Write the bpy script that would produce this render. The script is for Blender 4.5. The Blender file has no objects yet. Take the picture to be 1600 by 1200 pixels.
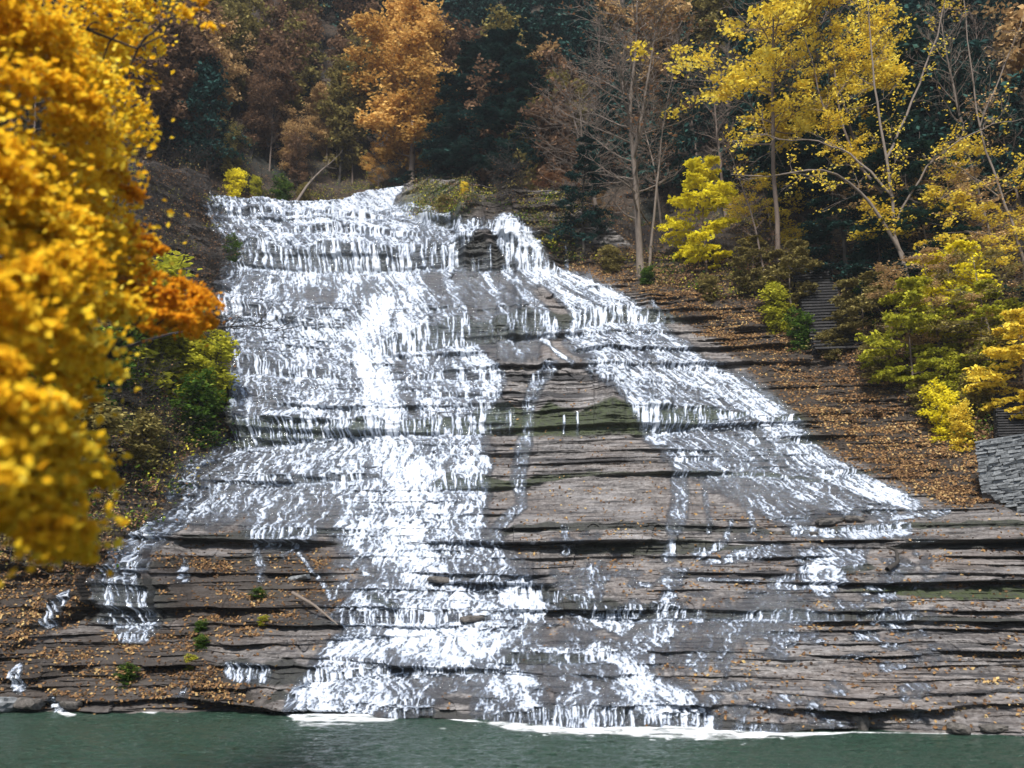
import bpy, math, random
import numpy as np
R = math.radians
scene = bpy.context.scene
C = scene.collection
random.seed(7)
RNG = np.random.default_rng(7)

# ------------------------------------------------------------------ camera numbers
FOC = 1386.0; PITCH = R(14.5); CH = 4.0
SP, CP = math.sin(PITCH), math.cos(PITCH)

def at(px, py, Y):
    """world point at forward distance Y seen in that direction"""
    px = np.asarray(px, float); py = np.asarray(py, float); Y = np.asarray(Y, float)
    u = (600 - py) / FOC
    fw = CP - u * SP; zz = SP + u * CP
    return np.stack([(px - 800) / FOC / fw * Y, Y + 0 * px, CH + zz / fw * Y], -1)

def proj(P):
    x, y, z = P[..., 0], P[..., 1], P[..., 2] - CH
    d = y * CP + z * SP; u = -y * SP + z * CP
    return 800 + FOC * x / d, 600 - FOC * u / d

def mperpx(Y): return Y / FOC * 1.0

# ------------------------------------------------------------------ noise
_tabs = {}
def _tab(seed):
    if seed not in _tabs:
        _tabs[seed] = np.random.default_rng(1000 + seed).random((256, 256)).astype(np.float32)
    return _tabs[seed]
def vn(x, y, seed=0):
    T = _tab(seed)
    x = np.asarray(x, np.float32); y = np.asarray(y, np.float32)
    xi = np.floor(x); yi = np.floor(y)
    fx = x - xi; fy = y - yi
    fx = fx * fx * (3 - 2 * fx); fy = fy * fy * (3 - 2 * fy)
    xi = xi.astype(np.int32) & 255; yi = yi.astype(np.int32) & 255
    x1 = (xi + 1) & 255; y1 = (yi + 1) & 255
    a = T[yi, xi]; b = T[yi, x1]; c = T[y1, xi]; d = T[y1, x1]
    return (a + (b - a) * fx) * (1 - fy) + (c + (d - c) * fx) * fy
def fbm(x, y, seed=0, octv=4, gain=.5, lac=2.03):
    s = 0; a = 1; n = 0
    for k in range(octv):
        s = s + a * vn(x + k * 17.3, y + k * 9.1, seed + k); n += a
        a *= gain; x = x * lac; y = y * lac
    return s / n
def sst(a, b, x):
    t = np.clip((x - a) / (b - a), 0, 1)
    return t * t * (3 - 2 * t)
def sharp(n, k=1.8): return np.clip((n - .5) * k + .5, 0, 1)

def rbf(pts):
    pts = np.array(pts, float)
    X = pts[:, :2] / 400.0; v = np.log(pts[:, 2])
    n = len(X)
    def U(r2): return np.where(r2 > 0, .5 * r2 * np.log(np.maximum(r2, 1e-12)), 0)
    D = ((X[:, None] - X[None]) ** 2).sum(-1)
    A = np.zeros((n + 3, n + 3)); A[:n, :n] = U(D) + np.eye(n) * 2e-3
    A[:n, n] = 1; A[:n, n+1:] = X; A[n, :n] = 1; A[n+1:, :n] = X.T
    w = np.linalg.solve(A, np.concatenate([v, [0, 0, 0]]))
    def f(px, py):
        px, py = np.broadcast_arrays(np.asarray(px, float), np.asarray(py, float))
        sh = px.shape
        Q = np.stack([px.ravel(), py.ravel()], -1) / 400.0
        out = w[n] + Q @ w[n+1:]
        for k in range(n):
            r2 = (Q[:, 0] - X[k, 0]) ** 2 + (Q[:, 1] - X[k, 1]) ** 2
            out = out + w[k] * .5 * r2 * np.log(np.maximum(r2, 1e-12))
        return np.exp(out).reshape(sh)
    return f

# ------------------------------------------------------------------ objects
def setp(o, label=None, cat=None, group=None, kind=None):
    if label: o['label'] = label
    if cat: o['category'] = cat
    if group: o['group'] = group
    if kind: o['kind'] = kind
    return o
def empty(name, loc, label=None, cat=None, group=None, rz=0):
    o = bpy.data.objects.new(name, None); C.objects.link(o)
    o.location = [float(v) for v in loc]; o.rotation_euler = (0, 0, rz); o.empty_display_size = .3
    return setp(o, label, cat, group)
def mesh_np(name, V, F, mat=None, parent=None, smooth=False, attrs=None, link=True):
    """V (n,3); F (m,k) int array, or a list of such arrays"""
    Fs = F if isinstance(F, list) else [F]
    me = bpy.data.meshes.new(name)
    V = np.ascontiguousarray(V, dtype=np.float32)
    me.vertices.add(len(V)); me.vertices.foreach_set('co', V.ravel())
    idx = np.concatenate([f.ravel() for f in Fs]).astype(np.int32)
    cnt = np.concatenate([np.full(len(f), f.shape[1], np.int32) for f in Fs])
    st = np.concatenate([[0], np.cumsum(cnt)[:-1]]).astype(np.int32)
    me.loops.add(len(idx)); me.loops.foreach_set('vertex_index', idx)
    me.polygons.add(len(cnt)); me.polygons.foreach_set('loop_start', st)
    me.polygons.foreach_set('use_smooth', np.full(len(cnt), smooth))
    if attrs:
        for k, a in attrs.items():
            at_ = me.attributes.new(k, 'FLOAT', 'POINT')
            at_.data.foreach_set('value', np.ascontiguousarray(a, dtype=np.float32).ravel())
    me.update(calc_edges=True)
    if mat: me.materials.append(mat)
    if not link: return me
    o = bpy.data.objects.new(name, me); C.objects.link(o)
    if parent: o.parent = parent
    return o
def grid_faces(nr, nc):
    i = np.arange(nr - 1)[:, None] * nc + np.arange(nc - 1)[None]
    i = i.ravel()
    return np.stack([i, i + 1, i + nc + 1, i + nc], -1)

# ------------------------------------------------------------------ materials
class NT:
    def __init__(s, name):
        s.m = bpy.data.materials.new(name); s.m.use_nodes = True
        s.t = s.m.node_tree; s.t.nodes.clear()
        s.out = s.t.nodes.new('ShaderNodeOutputMaterial')
    def n(s, typ, **kw):
        nd = s.t.nodes.new('ShaderNode' + typ)
        for k, v in kw.items():
            if k.startswith('i_'):
                key = k[2:]; key = int(key) if key.isdigit() else key.replace('_', ' ')
                s.set(nd.inputs[key], v)
            else: setattr(nd, k, v)
        return nd
    def set(s, inp, v):
        if hasattr(v, 'is_linked') or isinstance(v, bpy.types.NodeSocket): s.t.links.new(v, inp)
        else:
            if isinstance(v, (tuple, list)) and len(v) == 3 and inp.type == 'RGBA': v = (*v, 1)
            inp.default_value = v
    def attr(s, name): return s.n('Attribute', attribute_name=name).outputs['Fac']
    def math(s, op, a, b=None, clamp=False):
        nd = s.n('Math', operation=op); nd.use_clamp = clamp
        s.set(nd.inputs[0], a)
        if b is not None: s.set(nd.inputs[1], b)
        return nd.outputs[0]
    def mix(s, f, a, b):
        nd = s.n('Mix', data_type='RGBA'); s.set(nd.inputs['Factor'], f)
        s.set(nd.inputs[6], a); s.set(nd.inputs[7], b); return nd.outputs[2]
    def coords(s, scale=(1, 1, 1)):
        tc = s.n('TexCoord'); mp = s.n('Mapping'); s.t.links.new(tc.outputs['Object'], mp.inputs[0])
        mp.inputs['Scale'].default_value = scale; return mp.outputs[0]
    def noise(s, vec, scale, detail=3, rough=.55):
        nd = s.n('TexNoise'); s.t.links.new(vec, nd.inputs['Vector'])
        nd.inputs['Scale'].default_value = scale; nd.inputs['Detail'].default_value = detail
        nd.inputs['Roughness'].default_value = rough; return nd.outputs['Fac']
    def ramp(s, f, stops, interp='LINEAR'):
        nd = s.n('ValToRGB'); s.t.links.new(f, nd.inputs[0]); cr = nd.color_ramp; cr.interpolation = interp
        while len(cr.elements) < len(stops): cr.elements.new(.5)
        for e, (p, c) in zip(cr.elements, stops):
            e.position = p; e.color = (*c, 1) if len(c) == 3 else c
        return nd.outputs[0]
    def bump(s, h, strength=.5, dist=.05, normal=None):
        nd = s.n('Bump'); s.t.links.new(h, nd.inputs['Height'])
        nd.inputs['Strength'].default_value = strength; nd.inputs['Distance'].default_value = dist
        if normal: s.t.links.new(normal, nd.inputs['Normal'])
        return nd.outputs[0]
    def done(s, sh): s.t.links.new(sh, s.out.inputs[0]); return s.m

def leaf_mat(name, stops, trans=.35, bright=1.0):
    t = NT(name)
    c = t.ramp(t.attr('rnd'), [(p, tuple(v * bright for v in c)) for p, c in stops])
    d = t.n('BsdfDiffuse', i_Color=c); tr = t.n('BsdfTranslucent', i_Color=c)
    mx = t.n('MixShader'); mx.inputs[0].default_value = trans
    t.t.links.new(d.outputs[0], mx.inputs[1]); t.t.links.new(tr.outputs[0], mx.inputs[2])
    return t.done(mx.outputs[0])

def bark_mat(name, c1, c2):
    t = NT(name); v = t.coords((1, 1, .25))
    c = t.mix(t.noise(v, 9, 4, .7), c1, c2)
    p = t.n('BsdfPrincipled', i_Base_Color=c, i_Roughness=.9)
    t.set(p.inputs['Normal'], t.bump(t.noise(v, 25, 3), .6, .03))
    return t.done(p.outputs[0])

# ------------------------------------------------------------------ camera, light
cam = bpy.data.cameras.new('camera'); co = bpy.data.objects.new('camera', cam); C.objects.link(co)
co.location = (0, 0, CH); co.rotation_euler = (R(90) + PITCH, 0, 0)
cam.sensor_width = 36; cam.lens = FOC / 1600 * 36; cam.clip_end = 2000; cam.clip_start = .1
cam.dof.use_dof = True; cam.dof.focus_distance = 50; cam.dof.aperture_fstop = cam.lens / 80.0
scene.camera = co
w = bpy.data.worlds.new('World'); scene.world = w; w.use_nodes = True
nt = w.node_tree; bg = nt.nodes['Background']
sky = nt.nodes.new('ShaderNodeTexSky'); sky.sky_type = 'NISHITA'; sky.sun_disc = False
EL, AZ = R(49), R(192)       # sun behind the camera, a little to its left; AZ clockwise from +Y
sky.sun_elevation = EL; sky.sun_rotation = AZ
nt.links.new(sky.outputs[0], bg.inputs[0]); bg.inputs[1].default_value = .08
sun = bpy.data.lights.new('sun', 'SUN'); so = bpy.data.objects.new('sun', sun); C.objects.link(so)
sun.energy = 4.2; sun.angle = R(10); sun.color = (1, .95, .88)
so.rotation_euler = (math.pi / 2 - EL, 0, math.pi - AZ)
so.location = (-30, -20, 80)
scene.view_settings.view_transform = 'Standard'; scene.view_settings.look = 'None'
scene.view_settings.gamma = 1; scene.view_settings.exposure = 0.75
cy = scene.cycles
cy.max_bounces = 5; cy.diffuse_bounces = 3; cy.glossy_bounces = 2; cy.transparent_max_bounces = 12; cy.transmission_bounces = 2
cy.use_denoising = True; cy.volume_bounces = 0; cy.volume_max_steps = 8
# ================================================================== ROCK FACE
FACE_PTS = [
 (-250,1112,39.5),(-250,1170,39.5),(0,1113,39.6),(0,1170,39.7),(200,1113,39.7),(200,1170,39.8),
 (450,1114,39.4),(450,1170,39.5),(620,1118,38.6),(620,1170,38.8),(900,1131,35.4),(900,1170,35.5),
 (1200,1140,33.7),(1200,1170,33.9),(1450,1145,32.9),(1450,1170,33),(1600,1147,32.5),(1600,1170,32.7),(1850,1148,32.3),(1850,1170,32.5),
 (-250,1000,40.5),(-250,900,42),(-250,700,46),(-250,400,56),(-250,200,64),
 (0,1000,41.5),(0,900,43),(0,700,49),(0,600,52),(0,400,62),(0,250,70),
 (200,1000,43),(200,900,46),(200,800,49),(200,700,52.5),(200,600,56.5),(200,500,62),(200,400,67),(200,260,74),
 (350,900,48),(350,700,57),(350,600,61.5),(350,500,68),(350,430,73.5),(340,320,84),
 (600,1000,44),(600,900,48),(600,800,52),(600,700,57),(600,600,63),(600,500,71),(600,430,76),(600,400,78),(550,330,88),
 (640,300,101),(700,330,86),(690,292,89),(800,300,83),(800,400,77.5),(880,400,76),(870,300,80),
 (900,1000,41),(900,900,45.5),(900,800,50),(900,700,55),(900,600,61),(900,500,69),(900,440,73.5),
 (1000,420,73),(1200,1000,38.5),(1200,900,43),(1200,800,48),(1200,700,53),(1200,600,59),(1200,500,65),(1200,420,70),
 (1450,1000,37),(1450,900,41),(1450,800,46),(1450,700,50),(1450,600,54.5),(1450,500,58.5),(1450,430,61.5),
 (1600,1000,36.5),(1600,900,40),(1600,800,44),(1600,700,47),(1600,600,51),(1600,500,54.5),
 (1850,1000,35),(1850,800,41),(1850,600,47),(1850,450,50)]
faceY = rbf(FACE_PTS)

TOPX = [-260,-100,200,245,262,330,336,345,530,548,580,600,632,634,640,735,745,870,1000,1230,1400,1600,1860]
TOPY = [ 215, 225,250,258,262,278,308,312,323,314,302,298,296,294,291,289,300,300,395, 405, 470, 560, 620]
def topline(px): return np.interp(px, TOPX, TOPY)

# (points (x, bottom_y, height)), outward amount factor, moss
LEDGES = [
 ([(375,423,0),(400,424,34),(520,425,34),(600,426,30),(700,425,30),(730,426,40),(790,427,42),(850,428,30),(880,430,0)],1.0,.15),
 ([(640,345,0),(700,368,16),(745,372,14),(800,372,10),(850,380,0)],.8,.1),
 ([(420,370,0),(480,372,10),(600,378,12),(690,384,0)],.8,0),
 ([(340,345,0),(345,340,10),(380,342,10),(450,345,8),(560,352,9),(650,356,0)],.8,0),
 ([(340,497,0),(345,498,30),(400,502,20),(450,508,12),(500,515,0)],.9,0),
 ([(570,560,0),(600,559,24),(650,553,34),(700,549,40),(760,543,40),(820,533,36),(860,524,30),(930,514,24),(1000,510,22),(1090,504,14),(1120,500,0)],1.05,.4),
 ([(365,590,0),(380,590,28),(440,593,24),(520,594,12),(540,595,0)],.9,0),
 ([(365,703,0),(372,702,50),(430,698,44),(500,688,30),(600,682,22),(700,681,24),(770,682,36),(840,682,42),(1000,682,42),(1040,676,34),(1120,662,18),(1180,650,0)],1.0,.9),
 ([(620,595,0),(660,596,10),(720,598,14),(800,602,10),(900,600,12),(980,604,0)],.9,0),
 ([(640,625,0),(700,626,9),(800,628,9),(900,626,8),(960,625,0)],.8,0),
 ([(1000,560,0),(1060,583,6),(1090,584,8),(1150,588,0)],.8,0),
 ([(760,722,0),(800,723,6),(1000,724,7),(1100,722,5),(1200,724,0)],.8,0),
 ([(380,752,0),(440,758,14),(560,752,10),(640,740,0)],.9,.1),
 ([(660,770,0),(700,768,26),(760,770,24),(790,768,16),(900,745,6),(1050,744,7),(1200,746,8),(1350,760,0)],.9,.7),
 ([(280,856,0),(310,850,16),(440,845,18),(500,835,8),(540,834,8),(600,833,0)],1.0,.2),
 ([(180,885,0),(240,888,10),(330,884,14),(400,882,16),(460,880,8),(500,878,0)],1.0,.2),
 ([(770,845,0),(800,835,14),(840,832,14),(1000,828,10),(1100,832,12),(1200,836,8),(1300,835,0)],1.0,.2),
 ([(870,866,0),(900,866,16),(1000,868,22),(1060,866,22),(1120,862,14),(1200,858,0)],.95,.3),
 ([(1180,812,0),(1270,814,12),(1340,814,12),(1360,812,0)],1.1,0),
 ([(1200,833,0),(1340,830,8),(1410,828,10),(1500,825,10),(1700,822,10)],.9,.4),
 ([(1380,857,0),(1410,858,14),(1500,858,16),(1600,855,16),(1850,852,16)],1.05,.2),
 ([(1020,905,0),(1060,905,8),(1150,906,8),(1180,903,12),(1245,905,12),(1260,906,0)],.9,0),
 ([(1280,895,0),(1300,896,12),(1340,892,12),(1360,888,0)],1.1,.3),
 ([(1290,922,0),(1360,924,8),(1440,934,18),(1500,936,20),(1600,935,20),(1850,935,22)],1.0,1.0),
 ([(790,925,0),(820,935,18),(870,948,26),(920,968,30),(1000,968,28),(1080,968,20),(1140,969,18),(1250,968,18),(1375,968,20),(1400,970,14),(1600,972,6),(1850,975,8)],1.05,.2),
 ([(500,972,0),(530,973,18),(600,973,22),(700,973,22),(760,970,10),(800,965,0)],1.0,0),
 ([(570,935,0),(590,940,16),(620,948,10),(640,950,0)],1,.4),
 ([(60,975,0),(80,974,30),(130,972,46),(160,972,62),(260,972,62),(272,972,60),(285,965,40),(310,960,0)],1.0,.2),
 ([(330,1000,0),(380,975,6),(480,975,14),(540,978,10),(560,978,0)],1.0,.1),
 ([(320,1070,0),(370,1066,40),(440,1066,40),(480,1066,34),(520,1062,16),(620,1050,10),(740,1052,12),(800,1050,0)],1.0,.15),
 ([(150,1003,0),(200,998,12),(320,1000,14),(350,1000,0)],.9,.1),
 ([(420,1096,0),(300,1090,0),(320,1088,22),(400,1086,22),(450,1086,18),(480,1085,0)],1.0,.2),
 ([(-250,1060,30),(-50,1062,30),(0,1062,28),(60,1066,26),(110,1050,12),(200,1052,12),(300,1044,12),(340,1040,0)],1.0,.1),
 ([(770,1035,0),(800,1036,20),(900,1034,20),(940,1030,12),(980,1028,0)],1.0,.3),
 ([(600,1092,0),(640,1094,10),(700,1092,8),(760,1092,8),(790,1094,0)],1.1,0),
 ([(590,1122,0),(620,1120,22),(700,1122,22),(790,1124,20),(860,1128,34),(900,1130,34),(960,1132,34),(1000,1134,26),(1100,1136,26),(1160,1138,16),(1300,1140,12),(1330,1142,0)],.9,.1),
 ([(1130,1040,0),(1180,1036,6),(1280,1030,8),(1400,1030,7),(1450,1028,0)],.9,0),
 ([(1200,1098,0),(1280,1112,9),(1360,1120,14),(1428,1112,14),(1432,1108,0)],1.2,.3),
 ([(1300,1088,0),(1360,1090,7),(1500,1085,9),(1600,1082,9),(1850,1080,9)],.9,0),
 ([(1100,995,0),(1200,992,5),(1290,990,5),(1380,1008,5),(1550,1010,5),(1700,1005,5)],.9,0),
 ([(1250,735,0),(1300,744,8),(1450,738,9),(1550,735,8),(1600,735,0)],.9,.3),
 ([(1150,560,0),(1200,565,8),(1300,570,10),(1400,580,8),(1500,590,0)],.9,.3),
 ([(1180,660,0),(1240,662,16),(1330,664,18),(1420,660,10),(1500,650,0)],.9,.8),
 ([(1210,690,0),(1260,695,14),(1400,695,8),(1450,690,0)],.9,.5),
 ([(1030,505,0),(1060,503,16),(1100,500,14),(1180,492,10),(1230,490,0)],1,.2),
]

NC = int((1850 + 250) / 1.35); NR = 800
gx = np.linspace(-250, 1850, NC)
v = np.linspace(0, 1, NR)[:, None]
PX = np.broadcast_to(gx[None], (NR, NC)).astype(np.float32).copy()
top = topline(gx)[None]
PY = (1168 + (top - 1168) * v).astype(np.float32)
Y0 = faceY(PX, PY)
P0 = at(PX, PY, Y0)
X0, Z0 = P0[..., 0].astype(np.float32), P0[..., 2].astype(np.float32)

disp = np.zeros((NR, NC), np.float32)
riser = np.zeros((NR, NC), np.float32)
moss = np.zeros((NR, NC), np.float32)
basefoam = np.zeros((NR, NC), np.float32)
wob = (fbm(PX / 60, PY / 200, 31, 4) - .5) * 9
rowj = (vn(PX / 14, PY / 300, 37) - .5) * 3
for li, (pts, amt, ms) in enumerate(LEDGES):
    a = np.array(sorted(pts, key=lambda q: q[0]), float)
    yb = np.interp(gx, a[:, 0], a[:, 1], left=-999, right=-999)[None]
    h = np.interp(gx, a[:, 0], a[:, 2], left=0, right=0)[None]
    on = (h > .6)[0]
    if not on.any(): continue
    cs = np.where(on)[0]; c0, c1 = cs[0], cs[-1] + 1
    sl = np.s_[:, c0:c1]
    hh = np.maximum(h[:, c0:c1], 1.0)
    hh = hh * (.75 + .5 * vn(PX[sl] / 22, PX[sl] * 0 + li * 3.7, 41))
    d = (yb[:, c0:c1] - (PY[sl] + wob[sl] * np.minimum(1, hh / 30) * .6 + rowj[sl])) / hh
    mp = Y0[sl] / FOC * 1.04
    H = hh * mp * amt
    # broken front: blocky lateral variation
    blk = .75 + .5 * (vn(PX[sl] / 30 + li * 5.1, d * .3 + li, 43) > .5) * vn(PX[sl] / 8, d * .6 + li, 44)
    prof = np.where(d < 0, 0, np.where(d < 1, np.minimum(1, (np.clip(d, 0, 1)) ** .7), np.maximum(0, 1 - (d - 1) / 4.0) ** 1.3))
    disp[sl] += (H * prof * blk * 1.05).astype(np.float32)
    # undercut just under the lip
    disp[sl] -= (H * .22 * np.exp(-((d - .72) / .16) ** 2) * vn(PX[sl] / 12, d + li, 45)).astype(np.float32)
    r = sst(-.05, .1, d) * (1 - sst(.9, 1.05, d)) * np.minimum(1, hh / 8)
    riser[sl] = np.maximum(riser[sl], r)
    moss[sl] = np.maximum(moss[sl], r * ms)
    basefoam[sl] = np.maximum(basefoam[sl], np.exp(-((d + .08) * hh / 2.5) ** 2) * np.minimum(1, hh / 10))

# region weights
def ell(cx, cy, rx, ry, soft=.35):
    d = np.sqrt(((PX - cx) / rx) ** 2 + ((PY - cy) / ry) ** 2)
    return 1 - sst(1 - soft, 1 + soft, d)
smooth = np.maximum.reduce([ell(900,785,130,28), ell(1000,790,200,22), ell(600,455,190,22), ell(740,460,110,28), ell(830,555,70,18),
                            ell(450,790,120,34)*.8, ell(650,1010,240,16)*.8, ell(1000,985,220,12), ell(560,880,80,40)*.5, ell(1150,775,160,30), ell(700,1065,140,14)]).astype(np.float32)
left_edge = np.interp(PY, [250,300,420,450,480,600,690,760,850,910,960,1000,1170],[345,335,385,352,345,368,372,320,245,180,150,60,-300])
bank = 1 - sst(-14, 26, PX - left_edge)           # the rough left bank
rough_amt = 1 + .8 * bank

# ------------------------------------------------------------------ running water: amount painted on the face
def capsule(pts, val, soft=.5):
    """pts (x,y,halfwidth)"""
    out = np.zeros(PX.shape, np.float32)
    for (x1, y1, w1), (x2, y2, w2) in zip(pts[:-1], pts[1:]):
        wm = max(w1, w2) * 1.6 + 4
        m = (PX > min(x1, x2) - wm) & (PX < max(x1, x2) + wm) & (PY > min(y1, y2) - wm) & (PY < max(y1, y2) + wm)
        x = PX[m]; y = PY[m]
        t = np.clip(((x - x1) * (x2 - x1) + (y - y1) * (y2 - y1)) / max(1e-6, (x2-x1)**2 + (y2-y1)**2), 0, 1)
        d = np.hypot(x - x1 - t * (x2 - x1), y - y1 - t * (y2 - y1)) / (w1 + (w2 - w1) * t)
        out[m] = np.maximum(out[m], val * (1 - sst(1 - soft, 1 + soft, d)))
    return out
STREAMS = [
 # chute and top sheet
 ([(615,298,18),(590,312,32),(560,330,30)],.9,.25), ([(345,322,10),(450,330,16),(640,345,16),(700,350,8)],.72,.5),
 ([(340,330,20),(380,380,30),(400,415,12)],.6,.4), ([(400,360,40),(520,370,44),(620,372,40)],.66,.4),
 ([(470,395,70),(600,395,60)],.74,.4), ([(620,350,26),(680,385,30),(700,420,20)],.7,.5),
 ([(500,355,70),(560,400,60)],.8,.5),
 ([(700,366,10),(745,368,9),(800,370,16)],.6,.5),([(790,368,22),(815,395,28),(840,428,26)],.92,.35), ([(745,372,8),(700,400,26),(650,418,30)],.66,.5),([(770,372,7),(800,425,6)],.6,.5),
 ([(884,385,3),(886,430,4)],.6,.5),([(765,400,3),(767,428,3)],.45,.5),
 # second tier
 ([(400,440,50),(430,500,60)],.66,.4), ([(370,480,24),(380,520,26)],.78,.4), ([(450,490,30),(520,510,40)],.66,.5),
 ([(600,440,60),(640,490,70),(680,540,60)],.62,.5), ([(545,430,20),(540,500,26)],.7,.5), ([(640,430,26),(650,540,40)],.82,.5), ([(590,480,26),(600,560,30)],.92,.5),
 ([(700,440,10),(740,540,10)],.7,.6),([(760,435,7),(800,520,9)],.7,.6),([(790,430,8),(860,520,16)],.74,.6),([(840,430,9),(930,510,22)],.8,.5),
 ([(870,432,12),(960,480,22),(1000,505,14)],.85,.4),([(900,450,26),(960,500,30)],.6,.5),([(740,470,60),(800,520,60)],.42,.4),([(1015,480,4),(1030,505,10)],.6,.6),
 ([(1040,492,2),(1050,505,3)],.5,.6),
 # main curtain
 ([(420,540,52),(430,640,56),(440,690,60)],.68,.3), ([(500,540,60),(520,640,60),(540,700,70)],.77,.4),
 ([(565,520,34),(590,600,40),(610,680,50),(640,760,64)],1.03,.8), ([(600,480,28),(575,540,30),(605,640,36),(620,700,40)],1.02,.9),
 ([(680,580,60),(700,640,60),(700,720,60)],.72,.4), ([(735,560,20),(770,600,20),(750,660,24)],.8,.5), ([(690,700,70),(700,780,60),(680,830,40)],.78,.5),
 ([(740,730,30),(735,830,20)],.8,.4),([(560,720,70),(590,800,60)],.74,.4),([(600,780,50),(640,860,50)],.9,.5),
 ([(400,730,66),(330,770,56)],.62,.4),([(480,740,80),(450,810,60)],.58,.4),([(350,745,26),(280,820,16),(240,860,22)],.6,.5),
 # lower left branch
 ([(240,862,22),(225,905,28)],.74,.4),([(250,880,18),(200,900,16)],.66,.5),([(215,925,46),(215,968,40)],.66,.3),([(180,935,14),(165,968,8)],.62,.4),
 ([(130,925,7),(95,955,8),(88,972,9)],.8,.5),([(255,925,8),(245,970,8)],.8,.4),
 ([(48,1045,13),(46,1066,13)],.85,.3),([(2,1045,12),(2,1064,12)],.6,.3),([(98,1092,9),(104,1112,14)],.9,.4),
 # left small ones
 ([(300,878,5),(296,905,7)],.5,.5),([(405,850,5),(412,880,8),(412,905,6)],.55,.5),([(425,840,6),(430,860,5)],.6,.5),([(470,865,3),(500,905,4),(520,935,5)],.62,.6),
 ([(540,955,12),(560,968,14),(640,962,20)],.6,.5),([(380,1040,14),(420,1046,16)],.75,.3),([(300,1070,4),(296,1086,9)],.7,.4),
 # lower centre
 ([(560,830,40),(640,880,60),(700,940,70)],.76,.6),([(700,840,60),(760,900,60),(800,950,60)],.66,.5),([(600,850,40),(680,920,50),(760,960,50)],.84,.7),
 ([(690,975,90),(740,985,60)],.95,.4),([(600,960,60),(680,968,50)],.8,.4),([(810,930,36),(830,950,26)],.95,.4),([(780,980,60),(820,1000,30)],.6,.5),
 ([(700,1008,26),(730,1030,30),(780,1055,30),(820,1075,30)],.78,.4),([(740,1020,60),(640,1015,60)],.4,.5),
 ([(560,1045,60),(545,1070,62),(530,1098,66)],.86,.25),([(600,1050,60),(640,1055,60)],.6,.4),([(490,1090,30),(500,1105,40)],.95,.4),([(610,1075,40),(620,1100,20)],.7,.5),
 ([(800,1080,70),(790,1090,50)],.4,.5),([(760,1095,26),(800,1100,30)],.55,.5),
 ([(905,1100,44),(900,1125,52)],.74,.3),([(960,1110,30),(960,1128,30)],.7,.4),([(1040,1100,30),(1070,1125,44)],.86,.3),([(840,1100,20),(820,1120,26)],.6,.5),
 ([(1010,1085,30),(1050,1100,36)],.92,.4),([(930,1012,16),(970,1030,16),(1000,1060,22),(990,1065,40)],.85,.5),([(830,1012,5),(900,1014,6),(950,1020,9)],.75,.5),
 ([(1020,1030,10),(1000,1055,14)],.6,.5),([(900,1040,60),(960,1060,50)],.5,.5),
 ([(1040,935,16),(1045,960,22),(1030,990,24),(990,1008,22)],.66,.5),([(1060,1000,60),(1150,975,40)],.35,.5),
 ([(925,950,6),(930,968,10),(970,968,26)],.85,.4),([(985,948,12),(1000,966,14)],.7,.5),([(1030,955,14),(1090,965,12)],.7,.5),
 ([(1150,962,10),(1260,962,14)],.8,.4),([(1170,950,20),(1240,948,24)],.4,.5),([(1275,962,9),(1300,962,8)],.6,.5),([(1330,960,5),(1332,968,5)],.7,.5),([(1362,952,7),(1360,968,8)],.85,.5),
 # right stream
 ([(910,530,30),(960,540,44),(1010,570,50)],.72,.4),([(1000,530,40),(1060,575,36)],.72,.4),([(960,560,50),(1010,600,50)],.70,.4),
 ([(1060,585,26),(1120,600,26),(1190,640,28),(1230,690,28)],.78,.5),([(960,590,14),(1000,640,20),(1030,680,22)],.80,.5),([(1040,610,60),(1090,660,60),(1150,700,50)],.64,.4),
 ([(1150,610,26),(1210,665,26)],.76,.5),([(1080,690,50),(1180,720,50),(1240,740,30)],.66,.5),([(1240,700,22),(1300,740,20),(1370,770,16),(1420,790,12)],.85,.4),
 ([(1200,740,26),(1280,780,20),(1330,798,14)],.6,.5),([(1090,720,30),(1160,760,30),(1240,800,30)],.5,.5),([(1290,770,40),(1380,790,24)],.5,.5),
 ([(845,535,3),(870,555,4),(890,575,5)],.8,.5),([(860,580,12),(840,600,12),(826,640,10),(824,680,9)],.62,.5),([(820,690,12),(810,745,12),(815,790,9),(770,830,10)],.56,.5),
 ([(760,640,18),(790,660,20)],.5,.5),([(720,655,40),(780,660,20)],.5,.5),([(880,825,6),(882,862,8)],.62,.5),
 ([(1060,720,14),(1062,780,13),(1050,825,14)],.55,.5),([(1100,750,5),(1105,830,5)],.45,.5),([(1170,750,5),(1172,830,6)],.5,.5),([(1140,815,4),(1130,850,6),(1090,868,8)],.6,.5),
 ([(1045,850,8),(1044,868,12)],.7,.5),([(880,655,2),(880,678,2)],.5,.5),([(900,650,2),(902,680,2)],.5,.5),
 # right terraces
 ([(1240,830,10),(1290,834,8)],.75,.4),([(1310,834,12),(1400,828,12)],.75,.4),([(1370,812,5),(1470,800,5),(1440,808,5)],.6,.5),([(1150,866,10),(1220,860,12),(1100,880,5)],.6,.5),
 ([(1250,870,16),(1320,872,20),(1340,866,9)],.6,.5),([(1260,895,22),(1280,905,26)],.85,.4),([(1200,916,5),(1275,918,5)],.7,.4),([(1340,917,3),(1360,918,4)],.7,.5),
 ([(1400,880,12),(1360,910,14)],.4,.5),([(1440,870,8),(1420,895,8)],.35,.5),
 ([(1000,895,6),(900,900,5)],.4,.5),([(1090,905,3),(1180,909,4)],.5,.5),([(1160,1100,3),(1140,1135,8),(1200,1134,12)],.6,.5),
 ([(1000,1040,10),(960,1070,14)],.7,.5),
]
W = np.zeros(PX.shape, np.float32)
for pts, val, soft in STREAMS:
    W = np.maximum(W, capsule(pts, val, soft))
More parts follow.
